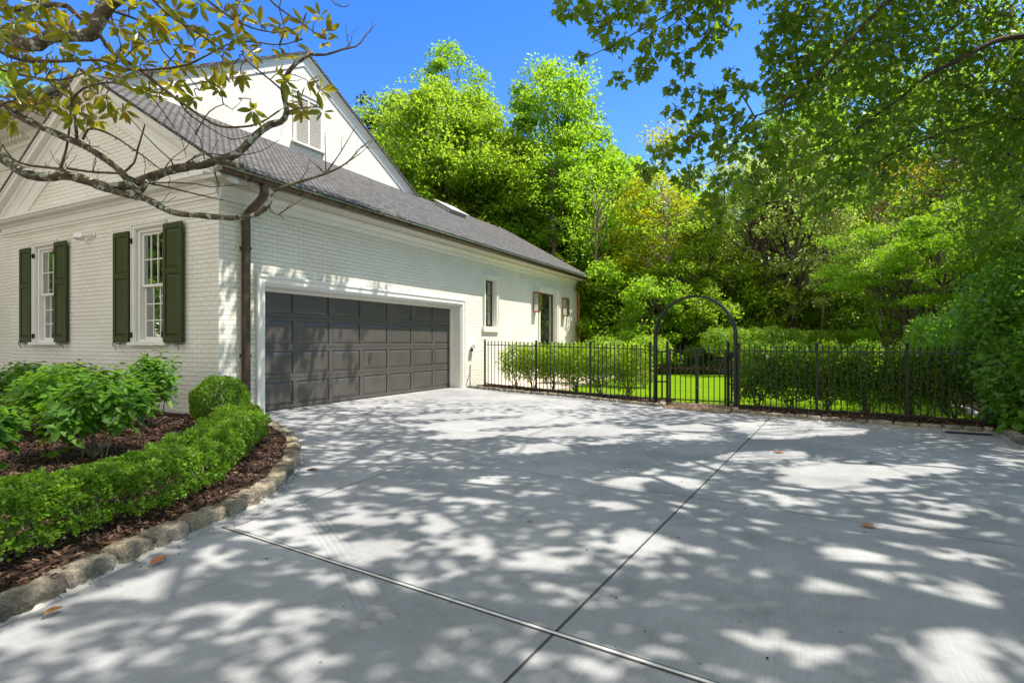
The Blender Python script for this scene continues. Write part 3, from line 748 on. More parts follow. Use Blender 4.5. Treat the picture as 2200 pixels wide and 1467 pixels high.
# iron drain cover lying in the slab
dg = thing('drain_grate', 'dark drain grate set in the concrete beside the right kerb', 'drain grate', (1.95, 8.97, 0))
mb = MB(); mb.box(1.67, 2.15, 8.86, 9.02, -0.01, 0.004); mb.build('frame', IRON, dg)
mb = MB()
for k in range(14): mb.box(1.69 + k * 0.032, 1.705 + k * 0.032, 8.875, 9.005, 0.004, 0.008)
mb.build('bar', IRON, dg)

# ------------------------------------------------------------------ the house
WX = -7.65; GY = 5.20
house = thing('house', 'white painted brick house with a garage wing, grey shingle roof and tall gable', 'house', (-11, 5.2, 0))
def wall_cells(mb, axis, c0, c1, us, zs, holes):
    """wall between planes c0,c1; us/zs are grid lines, holes=(u0,u1,z0,z1)"""
    for u0, u1 in zip(us[:-1], us[1:]):
        for z0, z1 in zip(zs[:-1], zs[1:]):
            mu, mz = (u0 + u1) / 2, (z0 + z1) / 2
            if any(h[0] < mu < h[1] and h[2] < mz < h[3] for h in holes): continue
            if axis == 0: mb.box(c0, c1, u0, u1, z0, z1)
            else: mb.box(u0, u1, c0, c1, z0, z1)
# garage side wall
GO = (5.98, 11.78, -0.1, 2.10)      # garage opening
SW = (12.98, 13.58, 1.60, 2.92)     # small window
FD = (16.55, 17.95, 0.0, 2.88)      # french door
mb = MB()
wall_cells(mb, 0, WX - 0.33, WX, [5.2, 5.98, 11.78, 12.98, 13.58, 16.55, 17.95, 20.15], [-0.1, 0.0, 1.60, 2.10, 2.88, 2.92, 3.70], [GO, SW, FD])
mb.build('garage_side_wall', BRICK, house)
# front gable wall of the wing
W1 = (-13.26, -12.46, 1.17, 3.02); W2 = (-9.80, -9.02, 1.17, 3.04)
mb = MB()
wall_cells(mb, 1, GY, GY + 0.30, [-14.35, -13.26, -12.46, -9.80, -9.02, WX - 0.33], [-0.1, 1.17, 3.02, 3.04, 3.66], [W1, W2])
mb.box(WX - 0.33, WX - 0.001, GY + 0.0015, GY + 0.0005 + 0.001, -0.1, 3.66)
mb.build('front_wall', BRICK, house)
mb = MB(); mb.prism([(-14.6, 3.66), (-7.45, 3.66), (-11.0, 5.70)], 1, GY, GY + 0.25); mb.build('pediment_wall', BRICK, house)
mb = MB(); mb.box(-14.35, -14.1, GY + 0.30, 20.15, -0.1, 3.7); mb.box(-14.1, WX - 0.33, 19.9, 20.15, -0.1, 3.7); mb.box(-14.1, WX - 0.33, 5.5, 19.9, 3.45, 3.5)
mb.prism([(-14.6, 3.7), (-7.45, 3.7), (-11.0, 5.70)], 1, 19.9, 20.15)
mb.build('rear_walls', BRICK, house)
# main house body behind
mb = MB()
mb.box(-24, -14.36, 5.62, 5.9, -0.1, 5.6)
mb.prism([(5.62, 3.6), (14.0, 3.6), (14.0, 5.79), (9.72, 8.21), (5.62, 5.89)], 0, -11.25, -10.97)
mb.box(-24, -11.25, 13.7, 14.0, -0.1, 5.6); mb.box(-24, -23.7, 5.9, 13.7, -0.1, 5.6)
mb.box(-14.36, -11.25, 5.62, 5.9, 3.9, 5.6)
mb.build('main_house_wall', BRICK, house)
# roofs
SL = 0.577
def roofz(x): return 3.66 + SL * (-7.2 - x) if x > -11 else 3.66 + SL * (x + 14.8)
ca = math.cos(math.atan(SL))
rf = MB(); th = 0.09
rf.prism([(-7.18, 3.65), (-7.18, 3.70), (-11.0, 3.70 + SL * 3.82), (-14.82, 3.70), (-14.82, 3.65), (-11.0, 3.65 + SL * 3.80)], 1, 4.90, 20.33)
roof = rf.build('garage_roof', SHING, house)
mr = MB()
s2 = (8.62 - 5.86) / 4.78
mr.prism([(5.0, 5.66), (5.0, 5.73), (9.72, 8.40), (14.44, 5.73), (14.44, 5.66), (9.72, 8.33)], 0, -24.4, -10.83)
mr.build('main_roof', SHING, house)
# white rake boards of the tall gable (mitred at the ridge)
pr = [(0, -0.24), (0.03, -0.24), (0.03, -0.12), (0.05, -0.10), (0.05, -0.04), (0.08, -0.02), (0.11, -0.02), (0.11, 0.0), (0.0, 0.0)]
sl = math.atan2(8.33 - 5.66, 4.72)
for (ya, sgn) in ((5.0, 1), (14.44, -1)):
    mb = MB(); mb.sweep(pr, (-10.97, ya, 5.656), (-10.97, 9.72, 8.326), (1, 0, 0), (0, -sgn * math.sin(sl), math.cos(sl)), ((1, ya), (1, 9.72)))
    mb.build('rake_board', TRIM, house)
# pediment mouldings
ent = [(0, 3.33), (.025, 3.33), (.025, 3.37), (.05, 3.385), (.05, 3.50), (.075, 3.51), (.09, 3.545), (.20, 3.56), (.23, 3.60), (.25, 3.605), (.25, 3.645), (0, 3.66)]
mb = MB(); mb.sweep(ent, (-14.62, GY, 0), (WX + 0.001, GY, 0), (0, -1, 0), (0, 0, 1)); mb.build('horizontal_cornice', TRIM, house)
rk1 = [(0, -.52), (.03, -.52), (.03, -.48), (.045, -.46), (.045, -.30), (.07, -.285), (.08, -.22), (.12, -.172), (0, -.172)]
rk2 = [(0, -.17), (.125, -.17), (.15, -.155), (.15, -.09), (.25, -.09), (.26, -.04), (.29, -.02), (.29, 0), (0, 0)]
sl = math.atan(SL)
for (xa, xw, sgn) in ((-7.2, WX, -1), (-14.8, -14.35, 1)):
    mb = MB(); a_ = (xa, GY, 3.655); b_ = (-11.0, GY, 3.655 + SL * 3.8)
    mb.sweep(rk1, a_, b_, (0, -1, 0), (-sgn * math.sin(sl), 0, math.cos(sl)), ((2, 3.662), (0, -11.0)))
    mb.sweep(rk2, a_, b_, (0, -1, 0), (-sgn * math.sin(sl), 0, math.cos(sl)), ((0, xa), (0, -11.0)))
    mb.build('raking_cornice', TRIM, house)
# eave cornice along the garage wall
ev = [(0, 3.30), (.022, 3.30), (.022, 3.345), (.045, 3.36), (.045, 3.42), (.07, 3.435), (.095, 3.475), (.115, 3.48), (.115, 3.515), (0, 3.53)]
mb = MB(); mb.sweep(ev, (WX, GY + 0.001, 0), (WX, 20.16, 0), (1, 0, 0), (0, 0, 1)); mb.build('eave_cornice', TRIM, house)
mb = MB(); mb.box(WX + 0.001, -7.24, 4.93, 20.28, 3.518, 3.56); mb.box(-7.24, -7.21, 4.93, 20.28, 3.515, 3.63); mb.build('soffit', SOFFIT, house)
mb = MB(); mb.sweep([(0, 5.40), (.04, 5.40), (.04, 5.52), (.12, 5.60), (.45, 5.62), (.50, 5.70), (.58, 5.74), (.58, 5.78), (0, 5.78)], (-24.2, 5.62, 0), (-11.3, 5.62, 0), (0, -1, 0), (0, 0, 1)); mb.build('main_cornice', TRIM, house)
for k in range(22):
    mb = MB(); mb.box(-18.0 + k * 0.16, -17.92 + k * 0.16, 5.44, 5.57, 5.50, 5.58); mb.build('dentil', TRIM, house)
mb = MB(); mb.tube([(-24.3, 4.98, 5.80), (-11.1, 4.98, 5.80)], 0.075, 12); mb.build('main_gutter', PATINA, house)
# half round gutter and its straps
gz = 3.615; gx = -7.155
hr = [(0.078 * math.cos(t), 0.078 * math.sin(t)) for t in np.linspace(math.pi, 2 * math.pi, 13)] + [(0.070 * math.cos(t), 0.070 * math.sin(t)) for t in np.linspace(2 * math.pi, math.pi, 13)]
mb = MB(); mb.sweep(hr, (gx, 4.86, gz), (gx, 20.38, gz - 0.02), (1, 0, 0), (0, 0, 1))
gut = mb.build('gutter', BRONZE, house)
mb = MB(); mb.tube([(gx + 0.078, 4.86, gz), (gx + 0.078, 20.38, gz - 0.02)], 0.011, 8); mb.box(gx - .07, gx + .075, 4.855, 4.862, gz - .06, gz); mb.build('bead', PATINA, gut)
mb = MB(); mb.box(-7.26, -7.10, 4.89, 20.36, 3.652, 3.657, ); mb.build('drip_flashing', PATINA, gut)
for y in np.arange(5.35, 20.3, 0.92):
    mb = MB(); t = np.linspace(math.pi * 0.98, 2 * math.pi * 1.0, 12)
    for a, b in zip(t[:-1], t[1:]):
        p = [(gx + r * math.cos(q), yy, gz + r * math.sin(q)) for q in (a, b) for r in (0.079, 0.087) for yy in (y - 0.014, y + 0.014)]
        mb.add(p, [(0, 1, 3, 2), (4, 6, 7, 5), (2, 3, 7, 6), (0, 4, 5, 1), (0, 2, 6, 4), (1, 5, 7, 3)])
    mb.build('strap', BRONZE, gut)
# downspouts
def rect_pipe(mb, pts, a, b, adir=Vector((0, 1, 0))):
    pts = [Vector(p) for p in pts]; vs = []
    for i, p in enumerate(pts):
        d = (pts[min(i + 1, len(pts) - 1)] - pts[max(i - 1, 0)]).normalized(); e = d.cross(adir).normalized()
        for s, t in ((-1, -1), (1, -1), (1, 1), (-1, 1)): vs.append(p + adir * s * a / 2 + e * t * b / 2)
    fs = [(i * 4 + k, i * 4 + (k + 1) % 4, (i + 1) * 4 + (k + 1) % 4, (i + 1) * 4 + k) for i in range(len(pts) - 1) for k in range(4)]
    fs += [(3, 2, 1, 0), tuple((len(pts) - 1) * 4 + k for k in range(4))]
    mb.add(vs, fs)
px = WX + 0.075; mb = MB()
path = [(gx - 0.01, 5.60, 3.56), (gx - 0.01, 5.60, 3.46)] + [(gx - 0.01 - (gx - px) * (0.5 - 0.5 * math.cos(math.pi * t)), 5.60, 3.42 - 0.36 * t) for t in np.linspace(0, 1, 12)] + [(px, 5.60, 2.98), (px, 5.60, 0.04)]
rect_pipe(mb, path, 0.10, 0.085); ds = mb.build('downspout', BRONZE, house, 0.006, label='dark bronze rectangular downspout at the near corner')
for i, t in enumerate(np.linspace(0.08, 0.92, 9)):
    x = gx - 0.01 - (gx - px) * (0.5 - 0.5 * math.cos(math.pi * t)); z = 3.42 - 0.36 * t
    mb = MB(); mb.box(x - 0.047, x + 0.047, 5.545, 5.655, z - 0.004, z + 0.004); mb.build('crimp_rib', BRONZE, ds)
for z in (0.95, 2.6):
    mb = MB(); mb.box(WX, px + 0.05, 5.538, 5.662, z, z + 0.035); mb.build('pipe_bracket', BRONZE, ds)
mb = MB(); mb.tube([(gx, 20.0, 3.56), (gx, 20.0, 3.47), (gx - .06, 20.0, 3.40), (WX + .16, 20.0, 3.34), (WX + .08, 20.0, 3.26), (WX + 0.07, 20.0, 3.15), (WX + 0.07, 20.0, 0.1)], 0.05, 12)
d2 = mb.build('downspout', COPPER, house, label='round copper downspout at the far corner')
for z in (1.2, 3.0):
    mb = MB(); mb.tube([(WX + .07, 20.0, z), (WX + .07, 20.0, z + .04)], 0.058, 12); mb.build('pipe_bracket', COPPER, d2)

# garage door: four rows of seven raised panels
gd = thing('tmp', '', '')  # placeholder removed below
bpy.data.objects.remove(gd)
mb = MB(); DX = -7.97; y0, y1, zt = 5.90, 11.88, 2.16
mb.box(DX - 0.05, DX, y0, y1, 0.012, zt); gdoor = mb.build('garage_door', DOORP, house, label='dark brown-grey overhead door of raised panels')
rows = [0.015, 0.545, 1.075, 1.605, 2.15]; pw = (11.85 - 6.02) / 7
for r in range(4):
    zb, ztp = rows[r], rows[r + 1]
    mb = MB()
    # stiles and rails stand proud, the raised field sits in between
    mb.box(DX, DX + 0.018, y0, y1, zb + 0.003, zb + 0.065); mb.box(DX, DX + 0.018, y0, y1, ztp - 0.065, ztp - 0.003)
    ed = [y0] + [6.02 + pw * k for k in range(1, 7)] + [y1]
    mb.box(DX, DX + 0.0175, y0, 6.06, zb + 0.065, ztp - 0.065); mb.box(DX, DX + 0.0175, 11.81, y1, zb + 0.065, ztp - 0.065)
    for k in range(1, 7): mb.box(DX, DX + 0.0175, 6.02 + pw * k - 0.045, 6.02 + pw * k + 0.045, zb + 0.065, ztp - 0.065)
    sec = mb.build('door_section', DOORP, gdoor, 0.004)
for r in range(4):
    zb, ztp = rows[r], rows[r + 1]
    for k in range(7):
        a = 6.02 + pw * k + 0.045 + (0 if k else -0.005); b_ = 6.02 + pw * (k + 1) - 0.045
        z0_, z1_ = zb + 0.065, ztp - 0.065
        mb = MB(); i = 0.012; j = 0.05
        vs = [(DX + 0.003, a + i, z0_ + i), (DX + 0.003, b_ - i, z0_ + i), (DX + 0.003, b_ - i, z1_ - i), (DX + 0.003, a + i, z1_ - i),
              (DX + 0.016, a + j, z0_ + j), (DX + 0.016, b_ - j, z0_ + j), (DX + 0.016, b_ - j, z1_ - j), (DX + 0.016, a + j, z1_ - j)]
        mb.add(vs, [(0, 1, 5, 4), (1, 2, 6, 5), (2, 3, 7, 6), (3, 0, 4, 7), (4, 5, 6, 7)])
        mb.build('door_panel', DOORP, gdoor)
mb = MB(); mb.box(DX - 0.05, DX + 0.03, 5.98, 11.8, 0.0, 0.014); mb.build('bottom_seal', IRON, gdoor)
# casing round the opening, jambs and head
cs = [(0, 0), (0.015, 0), (0.03, -0.012), (0.03, -0.10), (0.05, -0.115), (0.05, -0.14), (0.035, -0.155), (0, -0.155)]   # (out, inward->outward)
def casing(axis, c, out, u0, u1, z0, z1, wd, name, parent, sill=False):
    """mitre-less three-sided casing round an opening, butted"""
    mb = MB(); t1, t2, t3 = 0.022, 0.038, 0.055
    def bx(a0, a1, b0, b1, t):
        if axis == 0: mb.box(c, c + out * t, a0, a1, b0, b1)
        else: mb.box(a0, a1, c, c + out * t, b0, b1)
    for a0, a1, t in ((0, wd * .18, t1), (wd * .18, wd * .72, t2), (wd * .72, wd, t3)):
        bx(u0 - a1, u0 - a0, z0, z1 + a0, t); bx(u1 + a0, u1 + a1, z0, z1 + a0, t); bx(u0 - a1, u1 + a1, z1 + a0, z1 + a1, t)
    return mb.build(name, TRIM, parent, 0.003)
casing(0, WX, 1, 5.98, 11.78, 0.0, 2.10, 0.16, 'garage_casing', house)
mb = MB(); mb.box(WX - 0.32, WX - 0.003, 11.755, 11.782, 0.0, 2.10); mb.box(WX - 0.32, WX - 0.003, 5.975, 6.0, 0.0, 2.10); mb.box(WX - 0.32, WX - 0.003, 6.0, 11.755, 2.075, 2.105)
mb.box(DX + 0.025, DX + 0.06, 11.70, 11.755, 0.0, 2.075); mb.box(DX + 0.025, DX + 0.06, 6.0, 11.70, 2.02, 2.075)
mb.build('garage_jamb', TRIM, house, 0.003)
mb = MB(); mb.box(WX - 0.31, WX + 0.0, 5.99, 11.77, -0.06, 0.006); mb.build('threshold', CONC, house)

# sash windows with open shutters on the gable wall
def sash(name, axis, c, inn, u0, u1, z0, z1, cols, rowsT, rowsB, parent, mat=TRIM, blind=True, label=None):
    """double-hung window: frame -> sash bars, pane, blind; inn = direction into the house"""
    def bx(mb, a0, a1, d0, d1, b0, b1):
        p, q = c + inn * d0, c + inn * d1
        if axis == 0: mb.box(min(p, q), max(p, q), a0, a1, b0, b1)
        else: mb.box(a0, a1, min(p, q), max(p, q), b0, b1)
    fr = MB(); fw = 0.055
    bx(fr, u0, u0 + fw, 0.02, 0.16, z0, z1); bx(fr, u1 - fw, u1, 0.02, 0.16, z0, z1); bx(fr, u0 + fw, u1 - fw, 0.02, 0.16, z1 - fw, z1); bx(fr, u0 + fw, u1 - fw, 0.02, 0.16, z0, z0 + 0.045)
    F = fr.build(name, mat, parent, 0.003, label=label)
    zm = (z0 + z1) / 2
    for (a, b, dep, rws, nm) in ((zm - 0.02, z1 - fw, 0.06, rowsT, 'upper_sash'), (z0 + 0.045, zm + 0.02, 0.10, rowsB, 'lower_sash')):
        s = MB(); ui, uo = u0 + fw, u1 - fw; st = 0.045
        bx(s, ui, ui + st, dep, dep + .035, a, b); bx(s, uo - st, uo, dep, dep + .035, a, b)
        bx(s, ui + st, uo - st, dep, dep + .035, a, a + st); bx(s, ui + st, uo - st, dep, dep + .035, b - st, b)
        for k in range(1, cols): x = ui + st + (uo - ui - 2 * st) * k / cols; bx(s, x - .009, x + .009, dep + .004, dep + .028, a + st, b - st)
        for k in range(1, rws): z = a + st + (b - a - 2 * st) * k / rws; bx(s, ui + st, uo - st, dep + .006, dep + .026, z - .009, z + .009)
        s.build(nm, mat, F, 0.002)
        g = MB(); bx(g, ui + st, uo - st, dep + .014, dep + .018, a + st, b - st); g.build('pane', GLASS, F)
    if blind:
        b = MB()
        zz = z0 + 0.06
        while zz < z1 - 0.9 * (z1 - z0) * 0.55:
            bx(b, u0 + fw, u1 - fw, 0.22, 0.245, zz, zz + 0.028); zz += 0.036
        b.build('blind', BLIND, F)
        b = MB()
        for k in range(4): bx(b, u0 + fw + k * .035, u0 + fw + k * .035 + .02, 0.27 + .01 * (k % 2), 0.29 + .01 * (k % 2), z0, z1)
        b.build('curtain', CURT, F)
    return F
def shutter(u0, u1, z0, z1, hinge):
    y = GY - 0.045; mb = MB(); t = 0.035; st = 0.07
    mb.box(u0, u0 + st, y - t, y, z0, z1); mb.box(u1 - st, u1, y - t, y, z0, z1)
    zm = z0 + (z1 - z0) * 0.60
    mb.box(u0 + st, u1 - st, y - t, y, z0, z0 + 0.11); mb.box(u0 + st, u1 - st, y - t, y, z1 - 0.09, z1); mb.box(u0 + st, u1 - st, y - t, y, zm - 0.045, zm + 0.045)
    mb.box(u0 + st, u1 - st, y - t * .55, y - .004, z0 + 0.11, zm - .045); mb.box(u0 + st, u1 - st, y - t * .55, y - .004, zm + .045, z1 - .09)
    sh = mb.build('shutter', SHUT, house, 0.004)
    for a, b in ((z0 + .11, zm - .045), (zm + .045, z1 - .09)):
        m = MB(); i, j = 0.012, 0.045; ya, yb = y - t * .58, y - t * .92
        m.add([(u0 + st + i, ya, a + i), (u1 - st - i, ya, a + i), (u1 - st - i, ya, b - i), (u0 + st + i, ya, b - i), (u0 + st + j, yb, a + j), (u1 - st - j, yb, a + j), (u1 - st - j, yb, b - j), (u0 + st + j, yb, b - j)],
              [(0, 1, 5, 4), (1, 2, 6, 5), (2, 3, 7, 6), (3, 0, 4, 7), (4, 5, 6, 7)])
        m.build('raised_panel', SHUT, sh)
    hx = u1 if hinge > 0 else u0
    for z in (z0 + .13, z1 - .17):
        m = MB(); m.box(min(hx, hx + hinge * .055), max(hx, hx + hinge * .055), y - .022, y - .010, z - .012, z + .012)
        m.box(min(hx + hinge * .05, hx + hinge * .062), max(hx + hinge * .05, hx + hinge * .062), y - .022, GY, z - .045, z + .045)
        m.build('hinge', IRON, sh)
    m = MB(); hx = u0 + .09 if hinge > 0 else u1 - .09
    m.tube([(hx, GY, z0 - .02), (hx, y - t - .015, z0 - .02)], 0.006, 6)
    q = [(hx + .035 * math.cos(a) - .02, y - t - .018, z0 - .02 + .04 * math.sin(a)) for a in np.linspace(0, 4.2, 12)]
    q2 = [(hx + .02 + .03 * math.cos(a), y - t - .018, z0 - .075 + .035 * math.sin(a)) for a in np.linspace(2.6, -1.4, 10)]
    m.tube(q + q2, 0.006, 6); m.build('holdback', IRON, sh)
for (ww, a, b) in ((W1, (-13.78, -13.33), (-12.40, -11.96)), (W2, (-10.37, -9.91), (-8.93, -8.44))):
    casing(1, GY, -1, ww[0], ww[1], ww[2], ww[3], 0.085, 'window_casing', house)
    sash('sash_window', 1, GY, 1, ww[0], ww[1], ww[2], ww[3], 3, 2, 3, house)
    mb = MB(); mb.box(ww[0] - .14, ww[1] + .14, GY - .085, GY + .02, ww[2] - .055, ww[2] - .001); mb.build('window_sill', TRIM, house, 0.006)
    shutter(a[0], a[1], 1.16, 3.02, 1); shutter(b[0], b[1], 1.16, 3.04, -1)
# window in the main wall up left
sash('sash_window', 1, 5.62, 1, -16.4, -15.5, 4.05, 5.0, 3, 1, 1, house, blind=False, label='small upper window beside the pediment')
casing(1, 5.62, -1, -16.4, -15.5, 4.05, 5.0, 0.08, 'window_casing', house)
# flood light
fl = MB(); fl.lathe([(0, 0), (.05, 0), (.05, .015), (0, .015)], (-11.15, GY - .001, 3.06)); fl.v = []; fl.f = []; fl.sm = []
fl.tube([(-11.12, GY, 3.07), (-11.12, GY - .02, 3.07)], 0.05, 14); fl.tube([(-11.12, GY - .02, 3.07), (-11.18, GY - .09, 3.06), (-11.24, GY - .13, 3.06)], 0.016, 8)
FLT = fl.build('security_light', TRIM, house)
mb = MB(); mb.box(-.07, .07, -.05, .05, -.05, .05, Matrix.Rotation(math.radians(35), 3, 'Z') @ Matrix.Rotation(math.radians(-25), 3, 'X'), (-11.31, GY - .15, 3.04)); mb.build('lamp_head', TRIM, FLT, 0.01)
# louvred gable window
LW = thing('tmp2', '', ''); bpy.data.objects.remove(LW)
mb = MB(); X = -10.97; a0, a1, b0, b1 = 9.47, 10.24, 6.10, 7.22
mb.box(X, X + .03, a0 - .09, a0, b0, b1 + .09); mb.box(X, X + .03, a1, a1 + .09, b0, b1 + .09); mb.box(X, X + .03, a0, a1, b1, b1 + .09); mb.box(X, X + .028, 9.83, 9.88, b0, b1)
mb.box(X, X + .055, a0 - .11, a1 + .11, b1 + .09, b1 + .13)
GW = mb.build('gable_window', TRIM, house, 0.003, label='shuttered louvre window high in the tall gable')
mb = MB(); mb.box(X, X + .09, a0 - .14, a1 + .14, b0 - .06, b0 - .001); mb.build('sill', TRIM, GW, 0.004)
mb = MB()
z = b0 + .02
while z < b1 - .03:
    for (p, q) in ((a0, 9.83), (9.88, a1)): mb.add([(X + .002, p, z + .024), (X + .002, q, z + .024), (X + .022, q, z), (X + .022, p, z), (X + .022, p, z - .004), (X + .022, q, z - .004)], [(0, 1, 2, 3), (3, 2, 5, 4)])
    z += .036
mb.build('louvres', BLIND, GW)
mb = MB(); mb.box(X + .0005, X + .0015, a0, a1, b0, b1); mb.build('backing', DARKIN, GW)
# skylight near the ridge
mb = MB(); R = Matrix.Rotation(math.atan(SL), 3, 'Y')
mb.box(-.34, .34, -.49, .49, 0, .11, R, (-10.4, 15.35, roofz(-10.4) + 0.05)); sk = mb.build('skylight', plain('skylight_frame', (0.45, 0.44, 0.42), 0.4), house, 0.02)
mb = MB(); mb.box(-.40, .40, -.55, .55, .11, .15, R, (-10.4, 15.35, roofz(-10.4) + 0.05)); mb.build('skylight_lid', MATS['skylight_frame'], sk, 0.02)
# small casement window
casing(0, WX, 1, SW[0], SW[1], SW[2], SW[3], 0.10, 'window_casing', house)
def steel_grid(name, y0, y1, z0, z1, cols, zr, xin, parent, fw=.04, bw=.014, label=None):
    mb = MB(); mb.box(xin - .04, xin, y0, y0 + fw, z0, z1); mb.box(xin - .04, xin, y1 - fw, y1, z0, z1); mb.box(xin - .04, xin, y0 + fw, y1 - fw, z0, z0 + fw); mb.box(xin - .04, xin, y0 + fw, y1 - fw, z1 - fw, z1)
    F = mb.build(name, STEEL, parent, 0.002, label=label)
    mb = MB()
    for k in range(1, cols): y = y0 + fw + (y1 - y0 - 2 * fw) * k / cols; mb.box(xin - .03, xin - .008, y - bw / 2, y + bw / 2, z0 + fw, z1 - fw)
    for z in zr: mb.box(xin - .029, xin - .009, y0 + fw, y1 - fw, z - bw / 2, z + bw / 2)
    mb.build('glazing_bars', STEEL, F)
    mb = MB(); mb.box(xin - .022, xin - .018, y0 + fw, y1 - fw, z0 + fw, z1 - fw); mb.build('pane', GLASS, F)
    return F
sw = steel_grid('casement_window', SW[0] + .03, SW[1] - .03, SW[2] + .02, SW[3] - .03, 2, [2.05, 2.48], WX - .10, house, label='narrow dark steel window right of the garage door')
mb = MB(); mb.box(WX - .25, WX - .02, SW[0] - .001, SW[0] + .03, SW[2], SW[3]); mb.box(WX - .25, WX - .02, SW[1] - .03, SW[1] + .001, SW[2], SW[3]); mb.box(WX - .25, WX - .02, SW[0] + .03, SW[1] - .03, SW[3] - .03, SW[3] + .001); mb.build('jamb', TRIM, sw)
mb = MB(); mb.box(WX - .1, WX + .065, SW[0] - .16, SW[1] + .13, 1.45, 1.598); mb.build('brick_sill', BRICK, house, 0.006)
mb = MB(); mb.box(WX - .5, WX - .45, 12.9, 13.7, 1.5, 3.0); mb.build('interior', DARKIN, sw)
# french doors
casing(0, WX, 1, FD[0], FD[1], 0, FD[3], 0.13, 'door_casing', house)
mid = (FD[0] + FD[1]) / 2
for (a, b) in ((FD[0] + .03, mid - .004), (mid + .004, FD[1] - .03)):
    L = steel_grid('french_door', a, b, 0.03, 2.84, 2, [0.85, 1.42, 2.1], WX - .12, house, .055, .02)
    mb = MB(); yy = b - .03 if a < mid - .2 else a + .03
    mb.tube([(WX - .12, yy, 1.10), (WX - .07, yy, 1.10), (WX - .07, yy, 1.42), (WX - .12, yy, 1.42)], 0.010, 8); mb.build('handle', STEEL, L)
mb = MB(); mb.box(WX - .30, WX - .02, FD[0] - .001, FD[0] + .03, 0, FD[3]); mb.box(WX - .30, WX - .02, FD[1] - .03, FD[1] + .001, 0, FD[3]); mb.box(WX - .3, WX - .02, FD[0] + .03, FD[1] - .03, 2.84, 2.885); mb.build('door_jamb', TRIM, house)
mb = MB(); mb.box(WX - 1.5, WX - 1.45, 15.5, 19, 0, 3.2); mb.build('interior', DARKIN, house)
mb = MB()
for k in range(9): mb.box(WX - .42 - .02 * (k % 2), WX - .40 - .02 * (k % 2), FD[1] - .30 + k * .03, FD[1] - .27 + k * .03, 0.05, 2.85)
mb.build('curtain', CURT, house)
# copper lanterns
def lantern(yc, zc, parent, lab):
    wd, dp, hh = 0.24, 0.19, 0.62; x0 = WX + 0.012; y0_, z0_ = yc - wd / 2, zc - hh / 2
    mb = MB(); mb.box(WX, x0, y0_ - .01, y0_ + wd + .01, z0_ + .02, z0_ + hh + .02)
    for x in (x0, x0 + dp - .016):
        for y in (y0_, y0_ + wd - .016): mb.box(x, x + .016, y, y + .016, z0_ + .025, z0_ + hh - .03)
    mb.box(x0, x0 + dp, y0_, y0_ + wd, z0_, z0_ + .025)
    mb.box(x0, x0 + dp, y0_, y0_ + wd, z0_ + hh - .03, z0_ + hh - .015)
    mb.box(x0, x0 + dp + .012, y0_ - .012, y0_ + wd + .012, z0_ + hh, z0_ + hh + .022)
    mb.box(x0 + .03, x0 + dp - .03, y0_ + .03, y0_ + wd - .03, z0_ + hh - .015, z0_ + hh)
    mb.box(x0 + .04, x0 + dp - .04, y0_ + .05, y0_ + wd - .05, z0_ - .02, z0_)
    F = mb.build('wall_lantern', COPPER, parent, 0.002, label=lab)
    g = MB(); g.box(x0 + dp - .010, x0 + dp - .007, y0_ + .016, y0_ + wd - .016, z0_ + .025, z0_ + hh - .03); g.box(x0 + .016, x0 + dp - .016, y0_ + .006, y0_ + .009, z0_ + .025, z0_ + hh - .03); g.box(x0 + .016, x0 + dp - .016, y0_ + wd - .009, y0_ + wd - .006, z0_ + .025, z0_ + hh - .03)
    g.build('glass', GLASS, F)
    m = MB(); m.tube([(x0 + dp / 2, yc, z0_ + .02), (x0 + dp / 2, yc, z0_ + .20)], .012, 8); m.lathe([(.012, .2), (.03, .24), (.032, .32), (.0, .38)], (x0 + dp / 2, yc, z0_)); m.build('burner', TRIM, F)
lantern(16.13, 2.46, house, 'copper lantern left of the french doors'); lantern(18.58, 2.44, house, 'copper lantern right of the french doors')
# hose bib cover / outlet on the wall
mb = MB(); mb.tube([(WX, 12.28, 1.06), (WX + .10, 12.28, 1.05)], .05, 14); mb.box(WX + .07, WX + .16, 12.20, 12.36, 1.0, 1.12); ob = mb.build('outlet_box', TRIM, house, .006)
mb = MB(); mb.box(WX, WX + .03, 12.24, 12.32, .93, 1.0); mb.build('valve', STEEL, ob)
mb = MB(); mb.tube([(WX, 14.15, 2.98), (WX + .03, 14.15, 2.98)], .045, 12); mb.build('vent_cap', TRIM, house)

